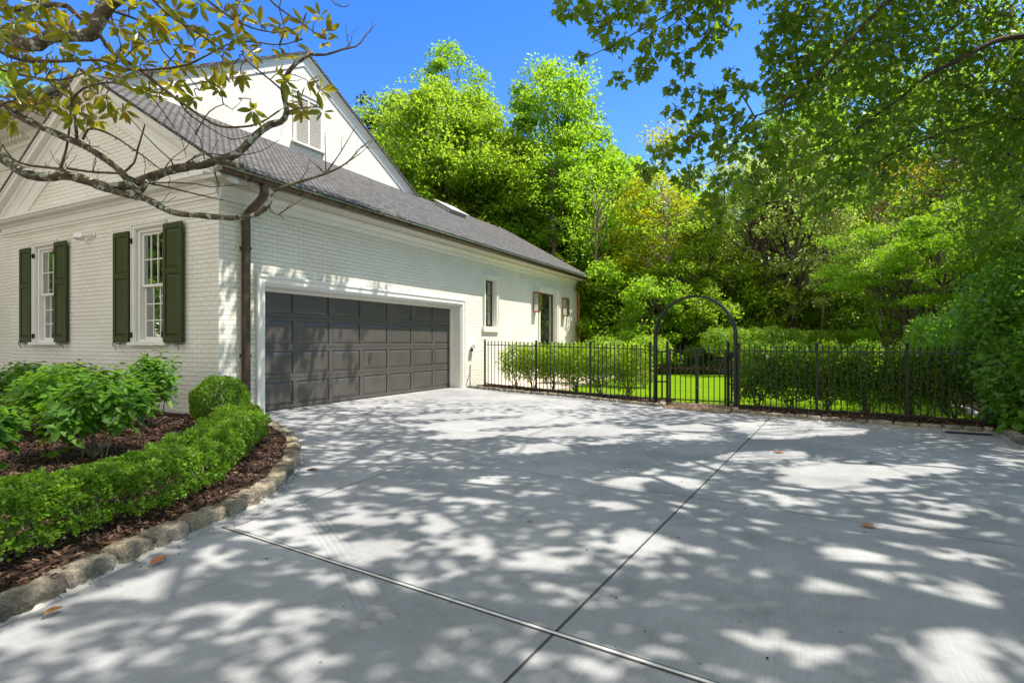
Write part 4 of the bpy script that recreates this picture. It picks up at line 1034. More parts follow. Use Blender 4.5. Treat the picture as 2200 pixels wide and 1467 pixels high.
# ------------------------------------------------------------------ iron fences, gate, arch
def fence(name, label, pts, hts, npick, group='black iron fences', first=True):
    root = thing(name, label, 'fence', (pts[0][0], pts[0][1], 0), group)
    def post(x, y, h):
        mb = MB(); mb.box(x - .019, x + .019, y - .019, y + .019, -.05, h - .075); mb.box(x - .03, x + .03, y - .03, y + .03, h - .075, h - .06)
        mb.lathe([(0.0, h - .06), (.018, h - .06), (.014, h - .05), (.026, h - .038), (.030, h - .022), (.024, h - .006), (0.0, h)], (x, y, 0), 12)
        mb.build('post', IRON, root)
    for (x, y), h in list(zip(pts, hts))[0 if first else 1:]: post(x, y, h)
    for (p, q, h0, h1) in zip(pts[:-1], pts[1:], hts[:-1], hts[1:]):
        d = Vector((q[0] - p[0], q[1] - p[1], 0)); L = d.length; d.normalize(); nn = Vector((-d.y, d.x, 0))
        for za, zb in ((h0 - .14, h1 - .14), (.10, .10)):
            mb = MB(); a = Vector((p[0], p[1], za)) + d * .022; b = Vector((q[0], q[1], zb)) - d * .022
            vs = [v + nn * s + Vector((0, 0, t)) for v in (a, b) for s, t in ((-.014, -.009), (.014, -.009), (.014, .009), (-.014, .009))]
            mb.add(vs, [(0, 1, 5, 4), (1, 2, 6, 5), (2, 3, 7, 6), (3, 0, 4, 7), (3, 2, 1, 0), (4, 5, 6, 7)]); mb.build('rail', IRON, root)
        for k in range(npick):
            t = (k + 1) / (npick + 1); x = p[0] + (q[0] - p[0]) * t; y = p[1] + (q[1] - p[1]) * t; h = (h0 + (h1 - h0) * t) - .03
            mb = MB(); r = .0075
            mb.box(x - r, x + r, y - r, y + r, 0.02, h - .07)
            mb.add([(x - r, y - r, h - .07), (x + r, y - r, h - .07), (x + r, y + r, h - .07), (x - r, y + r, h - .07), (x - .013, y - .013, h - .045), (x + .013, y - .013, h - .045), (x + .013, y + .013, h - .045), (x - .013, y + .013, h - .045), (x, y, h)],
                   [(0, 1, 5, 4), (1, 2, 6, 5), (2, 3, 7, 6), (3, 0, 4, 7), (4, 5, 8), (5, 6, 8), (6, 7, 8), (7, 4, 8)])
            mb.build('picket', IRON, root)
    return root
LF = [(-7.31, 12.4), (-5.36, 11.40), (-3.87, 10.88), (-2.53, 10.46)]
RF = [(-0.93, 10.10), (0.23, 9.90), (1.38, 9.80), (2.48, 9.51)]
fence('iron_fence', 'black iron picket fence in front of the sunlit shrubs beside the house', LF, [1.25, 1.22, 1.20, 1.17], 13)
fence('iron_fence', 'black iron picket fence in front of the shaded shrubs right of the arch', RF, [1.16, 1.16, 1.16, 1.16], 13)
fence('iron_fence', 'short end run of black iron fence under the glossy shrub', [(2.50, 9.49), (3.05, 8.75)], [1.16, 1.16], 6, first=False)
fence('iron_fence', 'distant black iron fence across the far end of the lawn', [(-6.2, 21.0), (-4.4, 21.2), (-2.6, 21.4), (-0.8, 21.6)], [1.15] * 4, 12)
# arch
AL = Vector((-2.44, 10.52, 0)); AR = Vector((-0.99, 10.20, 0))
arch = thing('garden_arch', 'black iron hoop arch standing over the double gate', 'arch', tuple((AL + AR) / 2))
d = (AR - AL).normalized(); nn = Vector((-d.y, d.x, 0)); R0 = (AR - AL).length / 2; cz = 2.0 - R0; ctr = (AL + AR) / 2
path = [AL + Vector((0, 0, z)) for z in (0, .3, .6, .9, cz)] + [ctr + d * (-math.cos(t)) * R0 + Vector((0, 0, cz + math.sin(t) * R0)) for t in np.linspace(0.08, math.pi - .08, 36)] + [AR + Vector((0, 0, z)) for z in (cz, .9, .6, .3, 0)]
for off in (-.035, .035):
    mb = MB(); rect_pipe(mb, [p + nn * off for p in path], 0.036, 0.038, nn); mb.build('hoop', IRON, arch)
for i in range(4, 42, 6):
    mb = MB(); p = path[i]; mb.tube([p - nn * .035, p + nn * .035], .008, 6); mb.build('spacer', IRON, arch)
GL = Vector((-2.24, 10.62, 0)); GR = Vector((-1.15, 10.58, 0))
for (a, b) in ((AL, GL), (AR, GR)):
    e = (b - a); L = e.length; e.normalize(); n2 = Vector((-e.y, e.x, 0))
    sp = MB(); rect_pipe(sp, [b + Vector((0, 0, -.03)), b + Vector((0, 0, 1.14))], .04, .04, n2); sp.lathe([(0, 1.13), (.018, 1.14), (.028, 1.165), (.02, 1.19), (0, 1.20)], tuple(b), 12); sp.build('gate_post', IRON, arch)
    sp = MB(); c = a + e * L * .55; rect_pipe(sp, [c + Vector((0, 0, .10)), c + Vector((0, 0, 1.0))], .028, .028, n2); sp.build('side_bar', IRON, arch)
    for z in (.10, .42, .99):
        sp = MB(); rect_pipe(sp, [a + e * .02 + Vector((0, 0, z)), b - e * .02 + Vector((0, 0, z))], .026, .026, n2); sp.build('side_rail', IRON, arch)
# double gate
gate = thing('double_gate', 'black iron double gate closed under the arch on a gravel strip', 'gate', (-1.7, 10.6, 0))
ga, gb = GL + Vector((.05, 0, 0)), GR - Vector((.05, 0, 0)); gd = (gb - ga); gm_ = (ga + gb) / 2
for (a, b, nm) in ((ga, gm_ - gd * .012, 0), (gm_ + gd * .012, gb, 1)):
    leaf = MB(); e = (b - a).normalized(); n2 = Vector((-e.y, e.x, 0))
    rect_pipe(leaf, [a + Vector((0, 0, .04)), a + Vector((0, 0, 1.04))], .034, .034, n2); rect_pipe(leaf, [b + Vector((0, 0, .04)), b + Vector((0, 0, 1.04))], .034, .034, n2)
    for z in (.095, 1.02): rect_pipe(leaf, [a + e * .017 + Vector((0, 0, z)), b - e * .017 + Vector((0, 0, z))], .022, .02, n2)
    lf = leaf.build('gate_leaf', IRON, gate)
    for k in range(4):
        q = a + (b - a) * (k + 1) / 5; m = MB(); r = .0075; x, y = q.x, q.y
        m.box(x - r, x + r, y - r, y + r, .04, 1.07); m.add([(x - .012, y - .012, 1.07), (x + .012, y - .012, 1.07), (x + .012, y + .012, 1.07), (x - .012, y + .012, 1.07), (x, y, 1.14)], [(0, 1, 4), (1, 2, 4), (2, 3, 4), (3, 0, 4), (3, 2, 1, 0)])
        m.build('picket', IRON, lf)
    for z in (.14, .96):
        m = MB(); hgn = a if nm == 0 else b; w2 = GL if nm == 0 else GR
        m.tube([hgn + Vector((0, 0, z)), w2 + Vector((0, 0, z))], .012, 8); m.build('hinge', IRON, lf)
mb = MB(); mb.box(gm_.x - .045, gm_.x + .03, gm_.y - .03, gm_.y + .02, .86, .98); mb.tube([(gm_.x - .02, gm_.y - .03, .92), (gm_.x - .02, gm_.y - .06, .92), (gm_.x - .07, gm_.y - .06, .92)], .008, 6); mb.build('latch', IRON, gate)
mb = MB(); mb.tube([(gm_.x, gm_.y - .025, .03), (gm_.x, gm_.y - .025, .35)], .008, 6); mb.build('drop_bolt', IRON, gate)

# ------------------------------------------------------------------ shrubs and hedges
def shell(lobes, n, rng, inner=0.72):
    """points in the outer part of a union of ellipsoids; lobes = (x,y,z,rx,ry,rz)"""
    Lb = np.array(lobes, float); ar = (Lb[:, 3] * Lb[:, 4] + Lb[:, 3] * Lb[:, 5] + Lb[:, 4] * Lb[:, 5]); idx = rng.choice(len(Lb), n, p=ar / ar.sum())
    d = rdir(n, rng); r = inner + (1.04 - inner) * rng.random(n) ** 0.6
    P = Lb[idx, :3] + d * Lb[idx, 3:] * r[:, None]
    q = (P[:, None, :] - Lb[None, :, :3]) / Lb[None, :, 3:]
    dep = (np.linalg.norm(q, axis=2) / inner); keep = (dep.min(1) > 0.97) & (P[:, 2] > 0.03)
    return P[keep], d[keep]

def shrub(name, label, cat, loc, lobes, n, leaf, tmpl, mat, seed, group=None, stems=5, bark=BARKP, inner=0.6, stem_r=0.010, spread=0.7, up=0.5, zmin=0.0, droop=0.0):
    rng = np.random.default_rng(seed)
    root = thing(name, label, cat, loc, group)
    P, d = shell(lobes, n, rng, inner)
    P = P[P[:, 2] > zmin] if zmin else P; d = d[:len(P)] if len(d) != len(P) else d
    k = len(P)
    P = P + rng.normal(size=P.shape) * leaf * 0.3
    nr = d * 0.7 + rdir(k, rng) * spread + np.array([0, 0, up]); ax = rdir(k, rng) + d * 0.5; ax[:, 2] -= droop
    leaves('foliage', tmpl, P, ax, nr, leaf * rng.uniform(0.6, 1.2, k), mat, root, rng=rng)
    mb = MB(); L0 = np.array(lobes, float)
    for i in range(stems):
        c = L0[rng.integers(len(L0))]; tgt = c[:3] + rdir(1, rng)[0] * c[3:] * 0.6
        b0 = (loc[0] + rng.normal() * 0.03, loc[1] + rng.normal() * 0.03, loc[2] - 0.02)
        pts = limb_pts(b0, tgt, 0.05, 0.5, 6, rng); mb.tube(pts, [stem_r * (1.2 - 0.16 * j) for j in range(6)], 6, False)
        for j in range(3):
            s = pts[2 + j]; e = s + (rdir(1, rng)[0] * np.array([1, 1, .5]) + np.array([0, 0, .5])) * c[3] * .7
            mb.tube(limb_pts(s, e, 0, 0.4, 4, rng), [stem_r * .5, stem_r * .4, stem_r * .3, stem_r * .15], 5, False)
    mb.build('stems', bark, root)
    return root

# clipped box hedge (one continuous row) and the ball at its end
HC = catmull([(-2.95, -2.0), (-3.2, -0.4), (-3.58, 1.2), (-3.78, 1.9), (-4.12, 2.5), (-4.6, 3.1), (-5.15, 3.68), (-5.7, 4.12), (-6.15, 4.42)], 0.05)
def hedge_foliage():
    rng = np.random.default_rng(21); root = thing('box_hedge', 'low clipped box hedge curving along the stone kerb', 'hedge', (-3.58, 1.2, 0.05))
    S = np.concatenate([[0], np.cumsum(np.linalg.norm(np.diff(HC, axis=0), axis=1))]); n = 120000
    s = rng.random(n) * S[-1]; cx = np.interp(s, S, HC[:, 0]); cy = np.interp(s, S, HC[:, 1])
    t = np.gradient(HC, axis=0); t /= np.linalg.norm(t, axis=1)[:, None]
    nx = np.interp(s, S, -t[:, 1]); ny = np.interp(s, S, t[:, 0])
    a = rng.uniform(-0.5, math.pi + 0.5, n)                      # angle round the section
    Wd = 0.238 + 0.03 * np.sin(s * 3.1) + 0.02 * np.sin(s * 7.7 + 1); Ht = 0.37 + 0.022 * np.sin(s * 2.3 + 1) + 0.014 * np.sin(s * 9.1)
    ca_, sa_ = np.cos(a), np.sin(a)
    ex = 0.55                                                       # squarish section
    u = np.sign(ca_) * np.abs(ca_) ** ex; v = np.sign(sa_) * np.abs(sa_) ** ex
    r = 0.62 + 0.40 * rng.random(n) ** 0.7
    nq = np.stack([cx + nx * u * .27, cy + ny * u * .27, v * .2], 1); r = r * (1 + 0.07 * noise3(nq, 9.0, 5) + 0.075 * noise3(nq, 26.0, 6)); gap = noise3(nq, 38.0, 8)
    off = u * Wd * r; z = 0.055 + (0.21 + v * 0.19 * r) * (Ht / 0.37) * .93
    P = np.stack([cx + nx * off, cy + ny * off, z], 1); keep = (P[:, 2] > 0.07) & (gap > -.62); P = P[keep]
    dd = np.stack([nx * u, ny * u, v], 1)[keep]; k = len(P)
    nr = dd * 0.8 + rdir(k, rng) * 0.8 + np.array([0, 0, .35]); ax = rdir(k, rng) + dd * 0.6 + np.array([0, 0, .3])
    leaves('foliage', ROUND, P, ax, nr, 0.0195 * rng.uniform(0.45, 1.35, k), BOXL, root, rng=rng)
    mb = MB()
    for q in np.arange(0.2, S[-1], 0.33):
        x, y = np.interp(q, S, HC[:, 0]), np.interp(q, S, HC[:, 1])
        for j in range(4):
            e = (x + rng.normal() * .13, y + rng.normal() * .13, 0.34)
            mb.tube(limb_pts((x + rng.normal() * .02, y + rng.normal() * .02, .03), e, 0, .6, 5, rng), [.009, .008, .006, .004, .002], 6, False)
    mb.build('stems', BARKP, root)
hedge_foliage()
def ball(name, label, c, r, n, seed, zs=1.0, leaf=0.022):
    rng = np.random.default_rng(seed); root = thing(name, label, 'shrub', (c[0], c[1], 0.05), 'clipped box plants')
    d = rdir(n, rng); rr = r * (0.78 + 0.25 * rng.random(n) ** .5) * (1 + 0.05 * noise3(d * r + np.array(c), 11, seed))
    P = np.array(c) + d * rr[:, None] * np.array([1, 1, zs]); keep = P[:, 2] > 0.07; P, d = P[keep], d[keep]; k = len(P)
    leaves('foliage', ROUND, P, rdir(k, rng) + d * .6, d * .8 + rdir(k, rng) * .8 + np.array([0, 0, .3]), leaf * rng.uniform(.6, 1.25, k), BOXL, root, rng=rng)
    mb = MB()
    for j in range(7): mb.tube(limb_pts((c[0], c[1], .02), np.array(c) + rdir(1, rng)[0] * r * .6, 0, .4, 5, rng), [.014, .012, .009, .006, .003], 6, False)
    mb.build('stems', BARKP, root)
ball('boxwood_ball', 'round clipped boxwood ball at the garage corner behind the hedge end', (-6.62, 4.52, 0.39), 0.335, 15000, 22)
HY = 'leafy hydrangea shrubs in the mulch bed'
def hydrangea(label, x, y, r, h, seed, n=900, mat=HYDL):
    lob = [(x + dx * r, y + dy * r, 0.08 + h * fz, r * q, r * q, h * .30) for dx, dy, fz, q in ((0, 0, .66, .62), (.42, .1, .56, .5), (-.45, -.05, .58, .52), (.05, .42, .6, .5), (.1, -.42, .50, .48), (-.2, .2, .74, .4))]
    # leaves in opposite pairs at stem ends
    rng = np.random.default_rng(seed); root = thing('hydrangea_shrub', label, 'shrub', (x, y, 0.05), HY)
    P, d = shell(lob, n // 3, rng, 0.35); mb = MB(); LP = []; LA = []; LN = []; LS = []
    sel = rng.permutation(len(P))
    for i in sel:
        p = P[i]; up = unit((d[i] * .6 + np.array([0, 0, .8]))[None])[0]; ph = rng.random() * 6.28
        for lv in range(2):
            for sgn in (0, math.pi):
                a = ph + lv * 1.57 + sgn; side = unit(np.cross(up, [math.cos(a), math.sin(a), .1])[None])[0]
                LP.append(p - up * .05 * lv); LA.append(side + up * (.45 - .3 * lv) - np.array([0, 0, .05])); LN.append(up + side * -.25); LS.append((0.075 + .045 * lv) * rng.uniform(.7, 1.25))
        if i % 22 == 0:
            st = np.array([x + rng.normal() * .06, y + rng.normal() * .06, .04]); mid_ = st + (p - st) * np.array([.45, .45, .6]) + rng.normal(size=3) * .02
            mb.tube([st, st + (mid_ - st) * .5 + rng.normal(size=3) * .012, mid_, mid_ + (p - mid_) * .5, p], [.008, .007, .0055, .004, .0025], 5, False)
    leaves('foliage', OVAL, np.array(LP), np.array(LA), np.array(LN), np.array(LS) * 1.12, mat, root, rng=rng)
    mb.build('stems', BARKP, root)
hydrangea('large bright green hydrangea in the middle of the bed, bare stems showing', -6.08, 2.85, 0.62, 0.84, 31, 850)
hydrangea('upright hydrangea against the brick below the right-hand shuttered window', -7.66, 4.22, 0.48, 1.02, 32, 480)
hydrangea('hydrangea behind the large one, between the two windows', -7.75, 3.25, 0.62, 0.85, 33, 750)
hydrangea('hydrangea at the wall below the left-hand shuttered window', -9.5, 4.1, 0.70, 0.80, 34, 1000)
hydrangea('hydrangea at the left edge of the picture in front of the far wall', -11.3, 4.2, 0.8, 0.78, 35, 800)
hydrangea('low hydrangea in front of the left-hand window', -8.5, 3.5, 0.6, 0.74, 37, 900)
hydrangea('sunlit yellow-green shrub cut by the left edge of the picture', -6.30, 1.95, 0.46, 0.66, 36, 900)
# weeds sprouting in the mulch
for i, (x, y) in enumerate(((-6.15, 2.15), (-6.35, 2.6), (-5.55, 2.2))):
    rng = np.random.default_rng(60 + i); k = 14
    P = np.tile(np.array([[x, y, .06]]), (k, 1)) + rng.normal(size=(k, 3)) * np.array([.02, .02, 0]); a = rdir(k, rng) * .8 + np.array([0, 0, .8])
    o = leaves('weed_tuft', LONG, P, a, rdir(k, rng) + np.array([0, 0, 1]), .09, HYDL, rng=rng); tag(o, ('spiky green weed nearest the left edge in the mulch', 'spiky green weed behind the other two in the mulch', 'spiky green weed in the mulch nearest the box hedge')[i], 'weed', 'weeds in the mulch')
# twiggy plant between hydrangea and ball
rt = thing('seedling_vine', 'thin yellow-green vine growing at the foot of the brick wall', 'plant', (-7.4, 4.9, .05)); rng = np.random.default_rng(70); mb = MB(); LP = []
for j in range(6):
    e = np.array([-7.4 + rng.uniform(-.35, .3), 4.95 + rng.uniform(-.1, .12), .06 + rng.uniform(.1, .62 if j < 2 else .3)]); pts = limb_pts((-7.4, 4.9, .05), e, .1, .7, 7, rng); mb.tube(pts, .004, 5, False); LP += [p for p in pts[1:] for _ in range(2)]
LP = np.array(LP); k = len(LP); leaves('foliage', OVAL, LP + rng.normal(size=LP.shape) * .01, rdir(k, rng), rdir(k, rng) + np.array([0, 0, 1]), .05, GRN_Y, rt, rng=rng); mb.build('stems', BARK, rt)

# shrubs trained behind the fence
FSL = ['bushy shrub behind the left fence, nearest the house wall', 'bushy shrub behind the left fence, second from the house wall', 'bushy shrub behind the middle of the left fence',
       'sunlit shrub behind the left fence with mulch at its stems', 'sunlit shrub behind the left fence, second from the arch', 'sunlit shrub pressed against the left post of the arch']
for i in range(6):
    t = (i + .45) / 6; seg = catmull([(-6.9, 12.95), (-5.1, 12.05), (-3.7, 11.45), (-2.75, 11.1)], .05); p = seg[int(t * (len(seg) - 1))]
    x, y = p; z = 1.12 - .03 * (i % 2)
    lob = [(x, y, .78, .42, .26, .36), (x - .28, y + .08, .66, .3, .24, .36), (x + .28, y - .06, .62, .3, .24, .38), (x + .1, y, .98, .3, .22, .19), (x - .12, y, .42, .24, .2, .24)]
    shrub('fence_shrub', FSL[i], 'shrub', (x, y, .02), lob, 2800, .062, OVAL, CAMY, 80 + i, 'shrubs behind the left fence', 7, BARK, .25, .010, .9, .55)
FSR = ['dark shrub behind the right fence, touching the arch', 'dark shrub behind the right fence, second from the arch', 'dark shrub behind the right fence, third from the arch',
       'dark shrub behind the middle post of the right fence', 'dark shrub behind the right fence with lawn showing past its stems', 'dark shrub behind the right fence beside the lawn edging']
for i in range(6):
    x = -.68 + i * .545; y = 10.72 - i * .06
    lob = [(x, y, .78, .36, .28, .38), (x - .2, y + .06, .6, .26, .24, .36), (x + .22, y, .66, .26, .24, .36), (x, y, 1.0, .28, .22, .18), (x + .02, y, .36, .26, .2, .24), (x - .22, y, .34, .2, .16, .2)]
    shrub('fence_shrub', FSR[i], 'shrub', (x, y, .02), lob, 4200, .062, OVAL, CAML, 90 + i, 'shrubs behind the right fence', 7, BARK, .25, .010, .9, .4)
# round shrubs standing beyond them
for lab, u, d, zt, r, m, sd in (('rounded bright shrub showing above the left fence', 1300, 14.6, 1.34, .62, CAML, 101), ('small bright shrub rising behind the fence left of the arch', 1385, 14.0, 1.30, .40, GRN_Y, 102), ('leafy mound beside the lawn seen through the left fence', 1225, 15.5, 1.12, .5, CAML, 103), ('low bright shrub beside the arch and the lawn', 1400, 16.5, 1.38, .5, GRN_Y, 104)):
    c = spot(u, d); shrub('garden_shrub', lab, 'shrub', (c[0], c[1], 0), [(c[0], c[1], zt - r * .8, r, r, r * .8), (c[0] + r * .5, c[1], zt - r * .95, r * .7, r * .7, r * .7), (c[0] - r * .5, c[1], zt - r, r * .7, r * .7, r * .65)], 3800, .075, OVAL, m, sd, 'shrubs round the lawn', 6)
# clipped hedge on bare stems beyond the lawn
def cloud_hedge(label, a, b, z0, z1, w, seed, mat, n):
    rng = np.random.default_rng(seed); a = np.array(a); b = np.array(b); k = max(3, int(np.linalg.norm(b - a) / .45)); lob = []
    for i in range(k):
        c = a + (b - a) * i / (k - 1); lob.append((c[0], c[1], (z0 + z1) / 2 + rng.normal() * .02, .5, w, (z1 - z0) / 2 * rng.uniform(.92, 1.06)))
    root = shrub('clipped_hedge', label, 'hedge', (a[0], a[1], 0), lob, n, .06, OVAL, mat, seed, 'clipped hedges beyond the lawn', 0, BARK, .75)
    mb = MB()
    for i in range(k * 2):
        c = a + (b - a) * (i + .5) / (k * 2); mb.tube(limb_pts((c[0], c[1], -.02), (c[0] + rng.normal() * .15, c[1] + rng.normal() * .1, (z0 + z1) / 2), 0, .8, 6, rng), [.035, .03, .028, .024, .02, .012], 7, False)
    mb.build('trunks', BARK, root)
cloud_hedge('sunlit clipped hedge on bare stems behind the right half of the arch', spot(1540, 18.5)[:2], spot(1700, 18.8)[:2], .80, 1.66, .55, 111, CAML, 11000)
cloud_hedge('darker shaded clipped hedge on bare stems right of the arch', spot(1715, 19.0)[:2], spot(1820, 19.3)[:2], .85, 1.62, .55, 112, GRN_D, 7000)
# far bed: orange mound, conical evergreen, flowers, stone seat wall
c = spot(1452, 21.0); shrub('barberry_mound', 'golden orange mound shrub seen through the gate', 'shrub', (c[0], c[1], 0), [(c[0], c[1], .25, .75, .6, .42)], 3500, .05, DIAM, leaf_mat('leaf_orange', (.30, .16, .01), (.55, .32, .015), (.8, .5, .02), .4), 121, None, 4)
c = spot(1494, 20.3); rt = shrub('conical_evergreen', 'small conical evergreen beyond the lawn seen above the gate', 'shrub', (c[0], c[1], 0), [(c[0], c[1], .3, .33, .33, .32), (c[0], c[1], .62, .26, .26, .32), (c[0], c[1], .95, .17, .17, .28), (c[0], c[1], 1.2, .09, .09, .24)], 5000, .05, LONG, GRN_M, 122, None, 2)
c = spot(1518, 21.2); mb = MB()
seat = thing('stone_wall', 'low grey stone wall across the flower bed behind the lawn', 'wall', (c[0], c[1], 0)); rng = np.random.default_rng(9)
mb.box(c[0] - 1.3, c[0] + 1.5, c[1] - .02, c[1] + .25, 0, .26); mb.build('wall_body', MORTAR, seat)
x = c[0] - 1.35
while x < c[0] + 1.4:
    L = rng.uniform(.35, .6); mb = MB(); mb.box(x, x + L - .015, c[1] - .06, c[1] + .3, .262, .33 + rng.random() * .02); mb.build('cap_stone', STONE, seat, .015); x += L
for j, (u, lab) in enumerate(((1415, 'pink flowers left of the gate at the far lawn edge'), (1462, 'pink flowers in front of the orange mound'), (1478, 'pale pink flowers left of the conical evergreen'), (1508, 'pink flowers beside the conical evergreen'))):
    c = spot(u, 20.0); rng = np.random.default_rng(130 + j); rt = thing('flower_clump', lab, 'flowers', (c[0], c[1], 0), 'flower clumps behind the lawn'); k = 260
    P = c + rng.normal(size=(k, 3)) * np.array([.20, .12, .05]) + np.array([0, 0, .12]); leaves('foliage', OVAL, P, rdir(k, rng), rdir(k, rng) + np.array([0, 0, .5]), .05, GRN_M, rt, rng=rng)
    P = c + rng.normal(size=(90, 3)) * np.array([.20, .12, .03]) + np.array([0, 0, .22]); leaves('blossoms', ROUND, P, rdir(90, rng), rdir(90, rng) + np.array([0, -.5, 1]), .045, PINK, rt, rng=rng)

# big glossy shrub at the right edge
lob = []
for u, v, d, r in ((2185, 925, 6.9, .2), (2150, 880, 7.3, .22), (2200, 860, 6.9, .3), (2170, 690, 8.4, .62), (2200, 790, 8.0, .55), (2130, 760, 8.7, .5), (2100, 690, 9.1, .5), (2060, 740, 9.7, .45), (2150, 640, 8.9, .55), (2230, 630, 8.4, .7), (2245, 880, 7.9, .42), (2175, 850, 8.1, .30), (2025, 770, 10.2, .38), (2290, 760, 7.6, .6), (2080, 800, 9.2, .32), (2240, 560, 8.9, .6), (2000, 720, 10.6, .4), (2330, 650, 7.8, .8), (2330, 880, 7.2, .5)):
    d = d - (1.0 if u > 2120 and d > 7.4 else 0); r = r * (.9 if u > 2120 else 1); p = survey(u, v, d); lob.append((p[0], p[1], p[2], r, r, r * .9))
b = spot(2150, 8.9)
shrub('glossy_evergreen', 'big glossy-leaved evergreen shrub overhanging the fence end at the right edge', 'shrub', (b[0], b[1], 0), lob, 26000, .095, OVAL, LAUR, 141, None, 26, BARKP, .55, .03, .8, .3, droop=.3)

# ------------------------------------------------------------------ woodland trees
def T(name, label, u, vtop, d, hw, z0, mat, seed, **k):
    p = spot(u, d); H = CAMH + (735 - vtop) * d / FPX; rx = hw * d / FPX
    return tree(name, label, p, H, rx, z0, mat, seed=seed, **k)
t_yg = T('broadleaf_tree', 'tall yellow-green tree rising behind the garage roof', 960, 195, 29, 165, 3.0, GRN_Y, 201, n=75000, leaf=.20, nclump=260, clr=1.2, tr=.2)
T('broadleaf_tree', 'yellow-green tree at the foot of the tall white gable', 830, 205, 31, 95, 2.5, GRN_Y, 202, n=22000, leaf=.19, nclump=100, clr=1.0)
T('broadleaf_tree', 'shorter yellow-green tree above the skylight end of the roof', 1075, 245, 28, 110, 2.0, GRN_Y, 203, n=32000, leaf=.18, nclump=140, clr=.95)
T('pine_tree', 'dark pine top behind the yellow-green tree by the gable', 832, 170, 44, 62, 6, NEED, 204, n=16000, leaf=.38, nclump=60, clr=1.0, tmpl=LONG, tr=.25)
T('broadleaf_tree', 'open-topped green tree standing tallest behind the yellow-green tree', 975, 98, 38, 92, 5, GRN_M, 205, n=17000, leaf=.22, nclump=85, clr=.95, shape='vase', tr=.22)
T('tulip_tree', 'tall bright green tree with a pointed crown right of the garage roof', 1192, 84, 30, 172, 0.8, GRN_M, 206, n=120000, leaf=.20, nclump=420, clr=1.05, shape='spire', tr=.24)
T('pine_tree', 'slender dark pine in the gap of sky', 1345, 250, 46, 40, 4, NEED, 207, n=9000, leaf=.4, nclump=60, clr=.7, shape='cone', tmpl=LONG, tr=.2)
T('golden_maple', 'golden-topped tree right of the tall pointed tree', 1430, 240, 24, 125, 1.0, GOLD, 208, n=27000, leaf=.15, nclump=200, clr=.7, shape='spire', tr=.11, bark=BARKP)
T('golden_maple', 'smaller yellow-green maple leaning behind the arch', 1510, 420, 22, 105, 0.7, GRN_Y, 209, n=14000, leaf=.13, nclump=120, clr=.55, tr=.09)
t_pale = T('birch_like_tree', 'pale-leaved tree with several slender grey trunks right of the arch', 1655, 290, 22, 150, 1.5, GRN_P, 210, n=24000, leaf=.13, nclump=200, clr=.6, trunks=4, tr=.17, bark=BARK)
T('birch_like_tree', 'pale slender tree between the two straight trunks', 1800, 330, 31, 110, 0.8, GRN_P, 211, n=14000, leaf=.15, nclump=140, clr=.65, trunks=2, tr=.12)
T('broadleaf_tree', 'deep green tree filling the gap left of the golden one', 1310, 420, 27, 100, 0.4, GRN_M, 212, n=17000, leaf=.17, nclump=130, clr=.8, tr=.15)
T('broadleaf_tree', 'mid-green tree rising behind the overhanging branch', 1770, 60, 36, 120, 6, GRN_M, 213, n=30000, leaf=.22, nclump=130, clr=1.1, tr=.2)
T('rusty_maple', 'tree with rusty orange new leaves near the right edge', 2010, 300, 20, 150, 2.6, RUST, 214, n=10000, leaf=.14, nclump=140, clr=.6, shape='vase', tr=.14)
T('broadleaf_tree', 'large green tree closing the upper right corner', 2190, -80, 16, 230, 4.2, GRN_M, 215, n=20000, leaf=.11, nclump=170, clr=.85, tr=.2)
T('broadleaf_tree', 'dark green tree behind the rusty maple', 1950, 120, 38, 150, 5, GRN_D, 216, n=24000, leaf=.25, nclump=140, clr=1.0, tr=.2)
T('broadleaf_tree', 'small green treetop showing over the house at the left edge', 30, 140, 40, 80, 3, GRN_M, 217, n=12000, leaf=.25, nclump=60, clr=1.1)
for i, (u, v, d, hw, m_, lab) in enumerate(((1560, 400, 38, 105, GRN_Y, 'yellow-green tree behind the smaller maple, above the arch top'), (1700, 360, 40, 110, GRN_M, 'bright green tree filling the gap behind the pale trunks'), (1850, 330, 39, 110, GRN_Y, 'yellow-green tree behind the dark straight trunk'), (1260, 430, 33, 100, GRN_M, 'green tree just right of the far roof corner'), (1980, 420, 33, 100, GRN_M, 'green tree low behind the japanese maple'), (1480, 360, 38, 90, GRN_M, 'mid-green tree between the golden and pale trees'))):
    T('broadleaf_tree', lab, u, v, d, hw, .3, m_, 270 + i, n=17000, leaf=.22, nclump=110, clr=1.05, tr=.14)
# japanese maple: layered, feathery
p = spot(1955, 14.5)
rtm = tree('japanese_maple', 'feathery layered japanese maple left of the glossy evergreen', p, 4.3, 2.15, 1.0, leaf_mat('feathery_maple_leaf', (.05, .14, .006), (.15, .30, .012), (.46, .74, .02), .56), n=38000, leaf=.07, tmpl=STAR, nclump=130, seed=218, clr=.5, flat=.22, trunks=3, tr=.06, shape='vase')
p = spot(2120, 11.5)
tree('japanese_maple', 'feathery japanese maple arching behind the glossy evergreen', p, 4.2, 1.9, 1.5, MATS['feathery_maple_leaf'], n=36000, leaf=.07, tmpl=STAR, nclump=100, seed=219, clr=.5, flat=.22, trunks=3, tr=.07, shape='vase')
